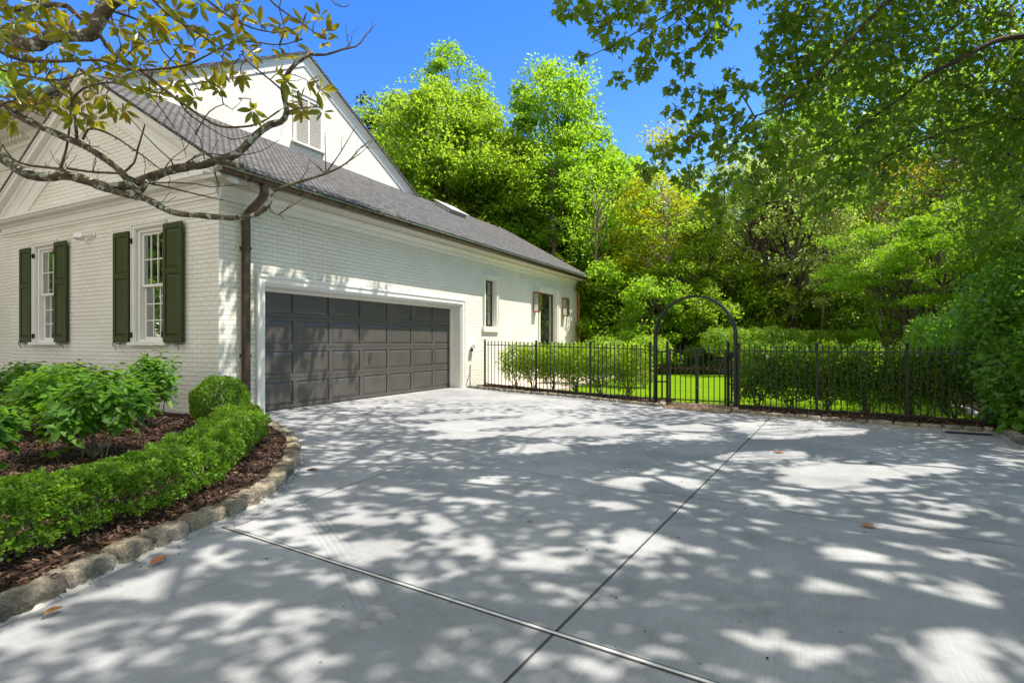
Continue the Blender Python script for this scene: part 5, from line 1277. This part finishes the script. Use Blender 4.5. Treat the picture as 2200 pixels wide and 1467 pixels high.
# understory
proto = T('understory_shrub', 'dark leafy evergreen in the wood right of the house corner', 1290, 560, 22, 70, 0.1, GRN_D, 220, n=9000, leaf=.15, nclump=60, clr=.6, tr=.05, group='evergreens under the trees', cat='shrub', trunks=3)
proto_l = T('understory_shrub', 'lighter leafy shrub under the golden tree', 1400, 590, 20, 70, 0.1, GRN_M, 221, n=10000, leaf=.12, nclump=70, clr=.5, tr=.05, group='evergreens under the trees', cat='shrub', trunks=3)
proto_p = T('understory_shrub', 'pale-leaved shrub at the foot of the slender grey trunks', 1715, 600, 24, 75, 0.1, GRN_P, 222, n=11000, leaf=.11, nclump=80, clr=.5, tr=.05, group='evergreens under the trees', cat='shrub', trunks=3)
proto_y = T('understory_shrub', 'yellow-green shrub seen through the top of the arch', 1500, 600, 20.5, 75, 0.1, GRN_Y, 223, n=11000, leaf=.11, nclump=80, clr=.5, tr=.05, group='evergreens under the trees', cat='shrub', trunks=3)
for i, (src, u, d, sc, lab) in enumerate(((proto_y, 1590, 22.0, 1.3, 'yellow-green shrub right of the arch top'), (proto_p, 1625, 26, 1.35, 'pale shrub left of the slender trunks'), (proto_p, 1770, 23.5, 1.3, 'pale shrub between the straight trunks'), (proto_y, 1850, 21, 1.25, 'yellow-green shrub left of the japanese maple'), (proto_y, 1400, 22.5, 1.3, 'yellow-green shrub left of the arch top'), (proto_l, 1310, 22, 1.25, 'glossy green shrub between the house corner and the golden tree'), (proto_l, 1300, 25, 1.1, 'glossy green shrub nearest the far downspout'), (proto, 1350, 24, 1.1, 'dark evergreen behind the left foot of the arch'), (proto_l, 1470, 23.5, 1.0, 'green shrub framed by the arch'), (proto_l, 1560, 24, 1.15, 'green shrub behind the right side of the arch'), (proto, 1690, 27, 1.1, 'dark shrub behind the pale slender trunks'),
        (proto_l, 1760, 22, .95, 'green shrub above the dark clipped hedge'), (proto, 1850, 23, 1.1, 'dark shrub behind the japanese maple'), (proto, 1215, 26, 1.2, 'dark evergreen touching the house corner'), (proto_l, 2000, 19, 1.1, 'green shrub deep behind the japanese maple'), (proto_l, 2130, 15.5, 1.1, 'green shrub behind the glossy evergreen'), (proto, 1585, 24.5, .8, 'dark shrub above the sunlit clipped hedge'))):
    q = spot(u, d); copy_thing(src, (q[0], q[1], 0), lab, rz=1.3 * i, sc=(sc, sc, sc))
# straight trunks standing in the wood
for i, (u, d, h, r, lab) in enumerate(((1768, 21, 9, .10, 'straight grey trunk right of the pale trunks'), (1785, 22.5, 9, .14, 'straight brown trunk right of the grey one'), (1285, 24, 9, .11, 'thin straight trunk near the house corner'), (1182, 26, 11, .2, 'thick trunk over the end of the roof'), (1424, 21.5, 8, .12, 'pale trunk seen through the left half of the arch'), (1880, 24, 12, .13, 'dark straight trunk behind the japanese maple'), (1895, 19, 8, .06, 'slender trunk right of the dark straight one'))):
    q = spot(u, d); rt = tree('woodland_tree', lab, q, h, 1.5, h * .55, GRN_M, BARK if i % 2 else BARKP, n=1300, leaf=.14, nclump=26, seed=240 + i, clr=.6, tr=r, group='straight trunks in the wood')
# far wood as one mass
rng = np.random.default_rng(300); n = 210000
ang = rng.uniform(1120, 2500, n); ang = np.where(rng.random(n) < .35, rng.uniform(-900, 1250, n), ang)
dist = rng.uniform(34, 52, n); topv = 430 + 70 * np.sin(ang * .013) + 40 * np.sin(ang * .031 + 1) + 22 * np.sin(ang * .09); topv = np.where(ang < 760, 520, topv); topv = np.where(ang > 1600, topv - 130, topv)
zt = CAMH + (735 - topv) * dist / FPX; z = zt * rng.random(n) ** .8
P = FW * dist[:, None] + RT * ((ang - 1100) / FPX * dist)[:, None]; P[:, 2] = z
nz = noise3(P, .55, 3); P = P[nz > -.55]; k = len(P)
nr = rdir(k, rng) * .8 + np.array([.2, 0, .7])
wd_ = leaves('far_wood', DIAM, P, np.cross(nr, rdir(k, rng)), nr, .34 * rng.uniform(.7, 1.3, k), GRN_M, rng=rng); tag(wd_, 'dense green wood closing the background behind the trees', 'wood', kind='stuff')
# trees on the street side, mirrored in the window panes
for i, (x, y, lab) in enumerate(((-22, -3, 'street-side tree opposite the shuttered windows'), (-31, 0, 'street-side tree beyond the far corner of the house'), (14, -7, 'street-side tree right of the driveway mouth'), (-27, -8, 'street-side tree facing the left-hand window'))):
    if i == 0: ts = tree('street_tree', lab, (x, y, 0), 12.5, 5.0, 0.6, GRN_M, n=30000, leaf=.26, nclump=150, seed=260, clr=.95, group='trees across the street')
    else: copy_thing(ts, (x, y, 0), lab, rz=i * 1.1)
# ------------------------------------------------------------------ overhanging maple (trunk stands right of the picture)
SX, SY = SUNV.x / SUNV.z, SUNV.y / SUNV.z
LIT = [(1012,921,70,25),(1255,927,150,18),(1727,927,200,22),(1638,977,120,22),(1822,1010,230,20),(1845,1051,150,13),(1727,1069,90,12),(1993,1101,80,10),(1963,1131,110,13),
 (1875,1193,110,45),(1821,1258,95,20),(1869,1326,35,15),(2080,1360,70,85),(2050,1440,110,45),(2088,1275,40,30),(1402,1027,120,25),(1420,1086,90,20),(1384,1163,75,35),(1609,1175,40,12),
 (1650,1122,30,8),(1550,1145,35,8),(1200,1216,60,22),(1360,1328,50,22),(1609,1381,60,18),(1775,1417,35,25),(1692,1405,30,12),(1278,1080,16,8),(1036,1039,50,15),(935,1132,42,11),(965,1068,60,10),
 (700,1005,40,10),(700,1060,45,12),(870,1055,60,12),(1025,1070,40,10),(945,1130,45,10),(780,1175,90,32),(780,1115,60,14),(440,1190,40,16),(380,1225,50,18),(225,1270,50,20),(325,1265,50,26),
 (60,1375,90,36),(215,1420,60,22),(800,1285,50,36),(715,1320,40,25),(620,1380,22,18),(555,1277,20,8),(700,1415,60,20),(540,1120,40,18),(975,905,90,24),(1150,960,60,14),(1500,1000,60,14),(1130,900,120,18),(1480,925,90,14)]
def gpos(u, v):
    dd = CAMH * FPX / (v - 735.0); return FW * dd + RT * ((u - 1100) / FPX * dd)
LE = []
for (u, v, a, b) in LIT:
    c = gpos(u, v); e1 = gpos(u + a, v) - c; e2 = gpos(u, v - b) - gpos(u, v + b); LE.append((c[:2], e1[:2], e2[:2] / 2))
def lit(G, k=1.0):
    m = np.zeros(len(G), bool); GN = noise3(np.stack([G[:, 0], G[:, 1], G[:, 0] * 0], 1), 7.5, 31)
    for c, e1, e2 in LE:
        M = np.linalg.inv(np.array([e1, e2]).T); q = (G - c) @ M.T
        m |= (q ** 2).sum(1) < k * (0.85 + 0.75 * GN)
    return m
rng = np.random.default_rng(401)
maple = thing('overhanging_maple', 'big maple whose lobed leaves hang into the upper right over the driveway', 'tree', (5.6, 5.2, 0))
# lower sprays: lobes with their own place in space
ML = [(1225,18,4.8,.20),(1290,35,4.8,.27),(1360,20,4.8,.32),(1325,95,4.8,.22),(1395,95,4.8,.27),(1460,50,4.9,.3),(1525,20,4.9,.26),(1380,150,4.8,.15),(1330,165,4.8,.10),(1250,120,4.8,.07),(1460,120,4.9,.13),(1520,80,4.8,.2),(1560,60,4.9,.15),(1480,150,5,.10),
 (1445,190,5,.12),(1490,205,5,.16),(1545,205,5,.18),(1568,155,5,.10),(1595,185,5,.14),(1450,240,5,.13),(1510,250,5,.2),(1580,255,5,.22),(1480,300,5,.22),(1550,310,5,.27),(1620,300,5.1,.3),(1690,330,5.2,.32),(1430,335,5,.2),(1390,365,5,.14),
 (1480,375,5,.22),(1560,395,5,.27),(1620,385,5.1,.24),(1530,440,5,.17),(1548,480,5,.10),(1660,420,5.2,.17),(1610,450,5.2,.12),
 (1680,50,5.4,.22),(1740,50,5.4,.36),(1655,110,5.4,.12),(1700,130,5.4,.3),(1650,185,5.4,.10),(1700,210,5.4,.28),(1770,170,5.5,.4),(1830,90,5.6,.45),(1920,60,5.8,.5),(2030,60,6,.55),(2150,50,6,.6),(1880,200,5.7,.4),(1970,170,6,.5),(2090,170,6.2,.5),(2190,180,6,.5),
 (1770,290,5.5,.36),(1850,300,5.7,.38),(1940,290,6,.4),(2030,290,6.4,.45),(2130,290,6.6,.5),(2220,330,6.4,.5),(1740,370,5.6,.28),(1820,385,5.8,.3),(1900,370,6.2,.3),(1760,440,5.8,.2),(2080,380,6.8,.4),(2190,420,6.8,.45),(1980,420,7.5,.45),(2080,450,7.8,.5),(2170,500,7.8,.5),(2100,530,8.2,.35),(2210,570,8,.5),(1930,450,7.4,.28),(2050,350,7.2,.5),(1880,420,6.9,.28),(2160,380,7.4,.5),(1990,230,6.8,.5),(2110,110,6.8,.5),(1860,130,6.4,.45),(2210,250,7,.5),(2250,60,6,.6),(2300,200,6,.6),(2140,480,7.2,.3),
 (1400,-40,4.9,.5),(1500,-50,4.9,.5),(1620,-60,5.2,.4),(1760,-60,5.4,.6),(1950,-60,5.8,.7),(2150,-80,6,.8)]
LP = []; LC = []; LZ = []
mt = MB()
for (u, v, d, r) in ML:
    c = survey(u, v, d); r = r * (.98 if u > 1640 else .78); n = int(1450 * r * r * (2.1 if u > 1640 else 1.05)) + 8
    q = rdir(n, rng) * (rng.random(n) ** .4)[:, None] * r; q[:, 2] *= .85
    LP.append(c + q); LZ.append(np.full(n, .058 if u > 1700 else (.066 if u > 1640 else .078)))
    for _ in range(int(3 + r * 14)):
        e = c + rdir(1, rng)[0] * r * .9; s0 = c + rng.normal(size=3) * r * .2
        mt.tube(limb_pts(s0, e, -.08, .8, 5, rng), [.006, .005, .004, .003, .0015], 4, False)
LP = np.concatenate(LP); LZ = np.concatenate(LZ); nz = noise3(LP, 9, 7); LZ = LZ[nz > -.85]; LP = LP[nz > -.85]
G = LP[:, :2] - LP[:, 2:3] * np.array([SX, SY]); ok_ = ~lit(G, .5); LP = LP[ok_]; LZ = LZ[ok_]
k = len(LP); ax = rdir(k, rng) * .9 + np.array([0, 0, -.75]); nr = rdir(k, rng) * .9 + np.array([.1, -.3, .5])
P1, A1, N1, S1 = LP, ax, nr, LZ * rng.uniform(.65, 1.25, k)
# high crown, far above the picture: it throws the dappled shade
n = 420000
gx_ = rng.uniform(-9.3, 4.5, n); gy_ = rng.uniform(-3.5, 12.0, n); h = rng.uniform(5.4, 9.4, n); G = np.stack([gx_, gy_], 1)
P = np.stack([gx_ + SX * h, gy_ + SY * h, h], 1)
q = P - np.array([0, 0, CAMH]); dep = q @ FW; lat = q @ RT; uu = 1100 + lat / dep * FPX; vv = 735 - q[:, 2] / dep * FPX
inframe = (dep > 0) & (vv > -60) & (uu > -200) & (uu < 2300)
far = np.clip((gy_ - 6.5) / 3.0, 0, 1) * np.clip((-gx_ - 1.5) / 2.5, 0, 1)
bedm = in_poly(G, bed)
clump = noise3(P, 3.2, 12) ; soft = noise3(np.concatenate([G, G[:, :1] * 0], 1), 6.0, 15)
prob = .245 * (1 - .93 * far) * np.clip(1.0 + clump * .8, .1, 1.8) * np.where(soft > .55, .35, 1.0)
prob = np.where(bedm, prob * .30, prob)
prob = np.where((gx_ > 1.6) & (gy_ > 9.2), prob * .25, prob)
prob = np.where(gx_ < -7.75, prob * np.clip((9.3 - gy_) / 1.2, 0, 1) * 1.7, prob)
# the belt thrown on the right-hand side is thicker
prob = np.where((gx_ > 1.0), prob * 1.25, prob)
keep = (rng.random(n) < prob) & ~inframe & ~lit(G)
P = P[keep]; k = len(P); nr = rdir(k, rng) * .6 + np.array([SX, SY, 1.0]); ax = rdir(k, rng)
P2, A2, N2, S2 = P, ax, nr, .105 * rng.uniform(.7, 1.25, k)
leaves('crown', MAPLE, np.concatenate([P1, P2]), np.concatenate([A1, A2]), np.concatenate([N1, N2]), np.concatenate([S1, S2]), MAPL, maple, rng=rng)
HI = P2[rng.permutation(len(P2))[:130]]
B0 = np.array([5.6, 5.2, -.1])
mt.tube([(5.6, 5.2, -.1), (5.62, 5.2, .4), (5.55, 5.15, 2.2), (5.4, 5.1, 4.5), (5.1, 5.2, 7.5), (4.7, 5.5, 10), (4.4, 5.7, 12)], [.36, .27, .23, .2, .16, .10, .04], 14)
fk = [np.array(x) for x in ((5.5, 5.15, 3.0), (5.4, 5.1, 4.5), (5.25, 5.15, 6.0), (5.1, 5.2, 7.5), (4.9, 5.35, 8.6))]
mains = []
for (st, en) in ((2, (-3.5, 7.0, 8.6)), (3, (-1.5, 9.5, 10.2)), (2, (-2.5, 2.5, 8.2)), (3, (1.0, -1.5, 9.4)), (3, (2.5, 10.5, 9.6)), (4, (-4.5, 8.8, 11.0)), (2, (0.5, 5.0, 8.0)), (4, (0.0, 4.0, 11.4)), (2, (5.0, 1.0, 8.5))):
    pts = limb_pts(fk[st], en, .05, .5, 9, rng); mains.append(pts); mt.tube(pts, [.11, .10, .085, .07, .06, .05, .038, .026, .012], 8, False)
allm = np.concatenate(mains)
for p in HI:
    j = np.argmin(np.linalg.norm(allm - p, axis=1) + (allm[:, 2] > p[2]) * .5); st = allm[j]
    mt.tube(limb_pts(st, p, .03, .6, 5, rng), [.022, .017, .012, .008, .004], 5, False)
# limbs seen hanging into the picture
def sv(pts): return [survey(*p) for p in pts]
low = [(sv([(2420, 40, 5.4), (2290, 70, 5.8), (2200, 78, 6.0), (2140, 88, 6.0), (2060, 128, 6.0), (1990, 165, 5.9), (1930, 215, 5.8), (1850, 270, 5.7), (1760, 330, 5.6)]), .034),
       (sv([(2100, -160, 5.6), (1990, -60, 5.5), (1912, 0, 5.4), (1840, 70, 5.4), (1776, 140, 5.3), (1725, 190, 5.3), (1690, 212, 5.2), (1650, 240, 5.1), (1620, 250, 5.1)]), .028),
       (sv([(1625, 250, 5.1), (1585, 300, 5.0), (1540, 345, 5.0), (1490, 360, 5.0)]), .010), (sv([(1690, 212, 5.2), (1668, 280, 5.2), (1640, 335, 5.1), (1610, 400, 5.1)]), .009),
       (sv([(1620, 250, 5.1), (1600, 215, 5.05), (1575, 195, 5.0), (1480, 200, 5.0)]), .007),
       (sv([(1800, -200, 5.2), (1650, -90, 5.0), (1520, -20, 4.9), (1420, 40, 4.8), (1330, 90, 4.8), (1260, 125, 4.8)]), .014), (sv([(1520, -20, 4.9), (1480, 60, 4.9), (1420, 110, 4.8), (1370, 165, 4.8)]), .007),
       (sv([(1420, -30, 4.9), (1330, 10, 4.8), (1240, 30, 4.8)]), .007),
       (sv([(2300, 250, 6.2), (2150, 260, 6.4), (2020, 290, 6.3), (1920, 330, 6.2), (1840, 380, 5.9), (1770, 440, 5.8)]), .022), (sv([(1840, 380, 5.9), (1780, 375, 5.7), (1700, 400, 5.4)]), .009)]
for pts, r in low:
    pts = catmull(pts, .12); n_ = len(pts); mt.tube(pts, [r * (1.1 - .85 * i / (n_ - 1)) for i in range(n_)], 8, False)
for a, b in ((fk[0], low[0][0][0]), (fk[1], low[1][0][0]), (fk[1], low[5][0][0]), (fk[0], low[8][0][0]), (fk[1], survey(1420, -30, 4.9))): mt.tube(limb_pts(a, b, .05, .3, 7, rng), [.06, .055, .05, .045, .04, .036, .03], 8, False)
mt.build('trunk', BARK, maple)

# ------------------------------------------------------------------ magnolia: limbs reach in from the left
rng = np.random.default_rng(501)
mag = thing('magnolia_tree', 'magnolia with lichened limbs and bronze-green leaves reaching in from the upper left', 'tree', (-6.4, 0.6, 0.05))
LM = []
def limb(pts, r0, r1, d0, d1, bark, nm='branch', jit=.0):
    n_ = len(pts); P = [survey(u, v, d0 + (d1 - d0) * i / (n_ - 1)) for i, (u, v) in enumerate(pts)]
    C = catmull(P, .05); m_ = len(C); C = C + rng.normal(size=C.shape) * jit
    rad = [(r0 + (r1 - r0) * i / (m_ - 1)) * (1 + .07 * math.sin(i * 1.9) + .05 * math.sin(i * .83 + 2)) for i in range(m_)]
    LM.append((C, rad)); mb = MB(); mb.tube(C, rad, 10); return mb
big = MB(); tw = MB()
def addto(dst, src):
    o = len(dst.v); dst.v += src.v; dst.f += [tuple(i + o for i in f) for f in src.f]; dst.sm += src.sm
for a in (([(-420, 250), (-150, 290), (-20, 325), (30, 358), (80, 380), (150, 378), (225, 400), (275, 398), (315, 384), (375, 364), (440, 352), (470, 345)], .040, .031, 4.0, 4.1),
          ([(470, 345), (510, 330), (548, 292), (580, 268), (604, 262), (616, 240), (608, 190), (625, 148), (665, 117)], .031, .014, 4.1, 4.3),
          ([(470, 345), (500, 352), (522, 358)], .026, .018, 4.1, 4.1),
          ([(205, 398), (260, 415), (315, 428), (370, 456), (430, 463), (500, 468), (552, 460), (578, 436), (584, 412)], .026, .017, 4.0, 4.1),
          ([(-300, 120), (-60, 205), (0, 225), (60, 260), (150, 300), (178, 312), (232, 346), (262, 372), (285, 400), (300, 412)], .030, .022, 3.9, 4.0), ([(300, 412), (310, 402), (318, 388)], .020, .016, 4.0, 3.97),
          ([(-300, -10), (-80, 50), (0, 72), (40, 92), (80, 96), (110, 78), (190, 76), (205, 60), (222, 25), (260, -10), (330, -60)], .036, .040, 3.4, 3.4),
          ([(-200, 0), (-40, 10), (10, 20), (60, 18), (110, 10), (145, 14)], .024, .016, 3.6, 3.7)):
    addto(big, limb(*a, BARKM))
for a in (([(145, 14), (185, 50), (215, 76), (240, 112), (300, 150), (350, 190), (420, 242), (468, 270), (520, 273), (560, 264), (600, 238)], .015, .006, 3.7, 4.2),
          ([(-200, 60), (-30, 100), (40, 128), (120, 132), (220, 130), (262, 148), (320, 150), (400, 140), (452, 115), (500, 92), (545, 90), (600, 97), (650, 85)], .014, .004, 3.6, 4.1),
          ([(665, 117), (700, 118), (738, 106), (765, 100), (782, 82), (792, 62)], .011, .003, 4.3, 4.4), ([(738, 106), (752, 95), (757, 70)], .005, .002, 4.35, 4.4),
          ([(584, 412), (620, 398), (700, 373), (745, 350), (775, 318), (800, 300)], .013, .003, 4.1, 4.3), ([(700, 373), (730, 330), (748, 300), (765, 270)], .006, .002, 4.2, 4.3), ([(700, 373), (699, 330), (698, 285)], .005, .002, 4.2, 4.2),
          ([(745, 350), (780, 325), (808, 295)], .004, .002, 4.2, 4.3), ([(640, 395), (660, 365), (665, 340)], .004, .002, 4.15, 4.2), ([(700, 373), (670, 348), (662, 342)], .004, .002, 4.2, 4.2),
          ([(578, 436), (582, 455), (600, 462), (612, 470)], .007, .003, 4.1, 4.1), ([(600, 460), (630, 440), (655, 425), (682, 408)], .005, .002, 4.1, 4.15),
          ([(150, 378), (130, 364), (60, 355), (25, 340), (5, 310)], .012, .005, 4.0, 3.9), ([(130, 364), (146, 300), (153, 200), (142, 170)], .010, .004, 4.0, 3.9),
          ([(145, 362), (200, 370), (262, 374), (300, 390), (350, 400), (400, 412), (455, 425), (480, 430)], .010, .004, 4.0, 4.1),
          ([(262, 374), (288, 350), (296, 320), (308, 280), (311, 268)], .009, .004, 4.0, 3.95), ([(165, 297), (160, 240), (155, 215), (180, 190), (215, 180), (245, 178), (285, 190), (360, 215)], .011, .003, 3.95, 4.0),
          ([(155, 215), (120, 190), (100, 170), (105, 155)], .008, .003, 3.95, 3.9), ([(178, 300), (190, 278), (215, 280), (250, 296), (300, 330), (350, 368)], .009, .004, 3.95, 4.05),
          ([(350, 368), (370, 340), (400, 318), (415, 290)], .004, .002, 4.05, 4.1), ([(372, 366), (368, 345), (340, 320), (300, 278), (265, 235)], .006, .002, 4.05, 4.0),
          ([(420, 290), (430, 270), (450, 240), (480, 225), (500, 235), (520, 215)], .006, .002, 4.1, 4.1), ([(380, 205), (400, 240), (450, 275), (500, 300), (540, 290)], .007, .003, 4.0, 4.15),
          ([(230, 20), (300, 45), (330, 68), (350, 110), (400, 160), (430, 195)], .008, .003, 3.5, 3.8), ([(330, 150), (320, 195), (350, 240), (390, 300), (400, 340)], .006, .002, 4.0, 4.1),
          ([(0, 150), (60, 165), (130, 172), (200, 150), (260, 130), (300, 90)], .008, .004, 3.7, 3.8), ([(-60, 180), (20, 215), (80, 245), (110, 255)], .008, .003, 3.8, 3.9), ([(0, 225), (60, 205), (90, 180)], .007, .003, 3.8, 3.8),
          ([(300, -30), (360, 30), (430, 75), (480, 110)], .010, .004, 3.6, 3.9), ([(400, -40), (470, 20), (540, 60), (600, 70), (640, 60)], .009, .003, 3.7, 4.0), ([(540, -50), (590, 10), (640, 45), (690, 80)], .009, .003, 3.8, 4.1),
          ([(600, 97), (612, 60), (600, 20), (610, -20)], .006, .003, 4.0, 4.0), ([(616, 240), (650, 232), (680, 230)], .007, .003, 4.2, 4.25), ([(612, 200), (590, 180), (530, 130), (520, 110)], .008, .004, 4.2, 4.1),
          ([(400, 350), (440, 330), (500, 335), (560, 325), (600, 300)], .006, .002, 4.05, 4.15), ([(290, 430), (320, 395), (420, 395), (450, 402), (500, 398), (535, 400)], .006, .003, 4.0, 4.1),
          ([(470, 400), (462, 370), (455, 330), (470, 300)], .005, .002, 4.1, 4.1), ([(440, 352), (430, 300), (385, 240)], .005, .002, 4.1, 4.0),
          ([(240, -40), (240, 40), (260, 100), (240, 150)], .007, .003, 3.6, 3.8), ([(60, -40), (80, 30), (100, 60), (150, 100)], .006, .003, 3.5, 3.7), ([(700, -20), (720, 10), (745, 15), (750, 5)], .005, .002, 4.2, 4.3)):
    addto(tw, limb(*a, TWIGM))
# bare upright twiglets on every branch
for (C, rad) in LM:
    L = len(C)
    for _ in range(max(1, L // 5)):
        j = rng.integers(L // 6, L); p = C[j]; dv = rdir(1, rng)[0] * np.array([.7, .7, .6]) + np.array([0, 0, .45]); ln = rng.uniform(.06, .24)
        q = limb_pts(p, p + dv * ln, -.05, .6, 5, rng); r = min(.0035, rad[j] * .6)
        tw.tube(q, [r, r * .9, r * .75, r * .6, r * .7], 5, True)
        if rng.random() < .5: tw.tube(limb_pts(q[2], q[2] + (dv + rdir(1, rng)[0] * .8) * ln * .5, 0, .5, 4, rng), [r * .7, r * .6, r * .5, r * .5], 5, True)
big.tube([(-6.4, .6, -.1), (-6.38, .62, .5), (-6.3, .7, 1.6), (-6.15, .8, 2.4)], [.20, .15, .13, .12], 14)
for k_ in (0, 4, 6, 7):
    a = LM[k_][0][0]; big.tube(catmull([(-6.3, .7, 1.5), (-6.2, .8, 2.2), a + (a - np.array([-6.2, .8, 2.2])) * -.15, a], .08), LM[k_][1][0] * 1.05, 10, False)
# rosettes of leaves: where the photo carries them
RO = [(640, 100), (700, 85), (655, 45), (620, 20), (580, 15), (690, 35), (560, 60), (520, 40), (600, 60), (480, 25), (440, 40), (455, 75), (500, 75), (540, 110), (475, 105), (400, 60), (380, 25), (350, 15), (330, 45), (410, 100), (430, 130), (385, 105), (350, 120), (500, 135),
      (480, 150), (515, 155), (470, 190), (300, 60), (290, 100), (320, 90), (260, 60), (240, 20), (285, 15), (200, 45), (150, 40), (120, 45), (70, 45), (40, 50), (20, 25), (35, 45), (15, 90), (110, 20), (160, 115), (135, 105), (60, 140), (20, 130), (25, 155), (75, 165), (110, 145), (130, 190), (95, 160),
      (60, 190), (30, 190), (20, 250), (80, 225), (110, 225), (135, 235), (215, 195), (235, 210), (190, 245), (205, 265), (250, 235), (185, 225), (160, 250), (275, 235), (340, 200), (320, 200), (250, 170), (300, 130), (250, 125), (360, 155), (370, 185), (445, 180), (415, 205), (540, 235), (570, 215), (640, 215), (655, 235), (690, 235),
      (620, 180), (660, 180), (685, 195), (590, 150), (10, 210), (45, 215), (420, 10), (520, 5), (300, 5), (200, 5), (80, 5), (360, 70), (560, 100), (140, 70), (10, 5), (395, 140), (700, 60), (220, 150), (180, 170), (0, 60), (50, 80), (275, 150), (340, 60), (610, 120), (50, 120)]
allp = np.concatenate([c for c, r in LM]); proj = [(1100 + ((p - [0, 0, CAMH]) @ RT) / (p @ FW) * FPX, 735 - (p[2] - CAMH) / (p @ FW) * FPX) for p in allp]; proj = np.array(proj)
LPp = []; LA = []; LN = []; LS = []
for (u, v) in RO:
    if rng.random() < .07: continue
    j = np.argmin((proj[:, 0] - u) ** 2 + (proj[:, 1] - v) ** 2); dd = allp[j] @ FW + rng.uniform(-.35, .35); c = survey(u + rng.normal() * 4, v + rng.normal() * 4, dd)
    q = limb_pts(allp[j], c, .10, .4, 6, rng); tw.tube(q, [.0045, .004, .0038, .0036, .0034, .003], 5, True)
    dr_ = unit((q[-1] - q[-3])[None])[0] * .7 + np.array([0, 0, .35]) + rng.normal(size=3) * .25; dr_ /= np.linalg.norm(dr_)
    e1 = unit(np.cross(dr_, [0, 0.3, 1])[None])[0]; e2 = np.cross(dr_, e1); m_ = rng.integers(5, 9)
    for i in range(m_):
        a = i * 2.4 + rng.random() * .5; sp = rng.uniform(.55, 1.25); side = e1 * math.cos(a) + e2 * math.sin(a)
        d_ = side * math.sin(sp) + dr_ * math.cos(sp) + np.array([0, 0, -.28]); LPp.append(c + d_ * .008 - dr_ * .03 * rng.random()); LA.append(d_); LN.append(dr_ * .9 - side * .3 + rng.normal(size=3) * .25); LS.append(rng.uniform(.08, .135))
leaves('foliage', MLEAF := (np.array([[0, 0, 0], [.12, -.05, .01], [.34, -.15, .04], [.62, -.16, .04], [.86, -.085, .0], [1, 0, -.06], [.86, .085, .0], [.62, .16, .04], [.34, .15, .04], [.12, .05, .01]]), [(0, 1, 2, 3, 4, 5), (0, 5, 6, 7, 8, 9)]), np.array(LPp), np.array(LA), np.array(LN), np.array(LS), MAGL, mag, rng=rng)
big.build('limbs', BARKM, mag); tw.build('twigs', TWIGM, mag)

# ------------------------------------------------------------------ fallen leaves on the slab and mulch
rng = np.random.default_rng(650); n = 1500
P = np.stack([rng.uniform(-7, 3.0, n), rng.uniform(1.2, 11.5, n)], 1)
kk = np.concatenate([KL[KL[:, 1] > 0], KR, KS[KS[:, 1] > 4], KF]); q = kk[rng.integers(len(kk), size=900)] + rng.normal(size=(900, 2)) * .13; P = np.concatenate([P[:380], q]); P = P[in_poly(P, drive)]; k = len(P)
dp = leaves('leaf_litter', DIAM, np.concatenate([P, np.full((k, 1), .005)], 1), rdir(k, rng) * np.array([1, 1, .15]), rdir(k, rng) * .3 + np.array([0, 0, 1]), rng.uniform(.007, .024, k), MULCHC, rng=rng)
tag(dp, 'fine bits of bark and leaf litter blown over the concrete', None, kind='stuff')
FALL = leaf_mat('fallen_leaf', (0.24, 0.09, 0.03), (0.40, 0.20, 0.04), (.4, .2, .05), .1, .5)
for i, (u, v, z, s_, lab) in enumerate(((660, 1007, .006, .13, 'brown fallen leaf just off the bend of the kerb'), (322, 1212, .02, .12, 'brown magnolia leaf lying against the kerb stones'), (262, 1166, .085, .10, 'yellow leaf lying on the mulch under the hedge'), (1660, 969, .006, .14, 'brown leaf on the long joint line far out on the slab'),
        (1868, 995, .006, .10, 'small brown leaf in the shade near the right kerb'), (1885, 1133, .006, .10, 'yellow leaf on the slab in the right-hand shade'), (135, 1300, .02, .09, 'dark brown leaf in a gap of the nearest kerb stones'), (1130, 1120, .006, .05, 'tiny leaf in the middle of the slab'), (880, 862, .006, .09, 'small leaf near the garage door'))):
    dd = (CAMH - z) * FPX / (v - 735); p = FW * dd + RT * ((u - 1100) / FPX * dd); p[2] = z; r2 = np.random.default_rng(600 + i)
    o = leaves('fallen_leaf', OVAL, p[None], np.array([[math.cos(i * 1.9), math.sin(i * 1.9), .06]]), np.array([[r2.normal() * .1, r2.normal() * .1, 1.0]]), s_, FALL, tint=np.array([.2 + .08 * i]), rng=r2)
    tag(o, lab, 'leaf', 'fallen leaves')
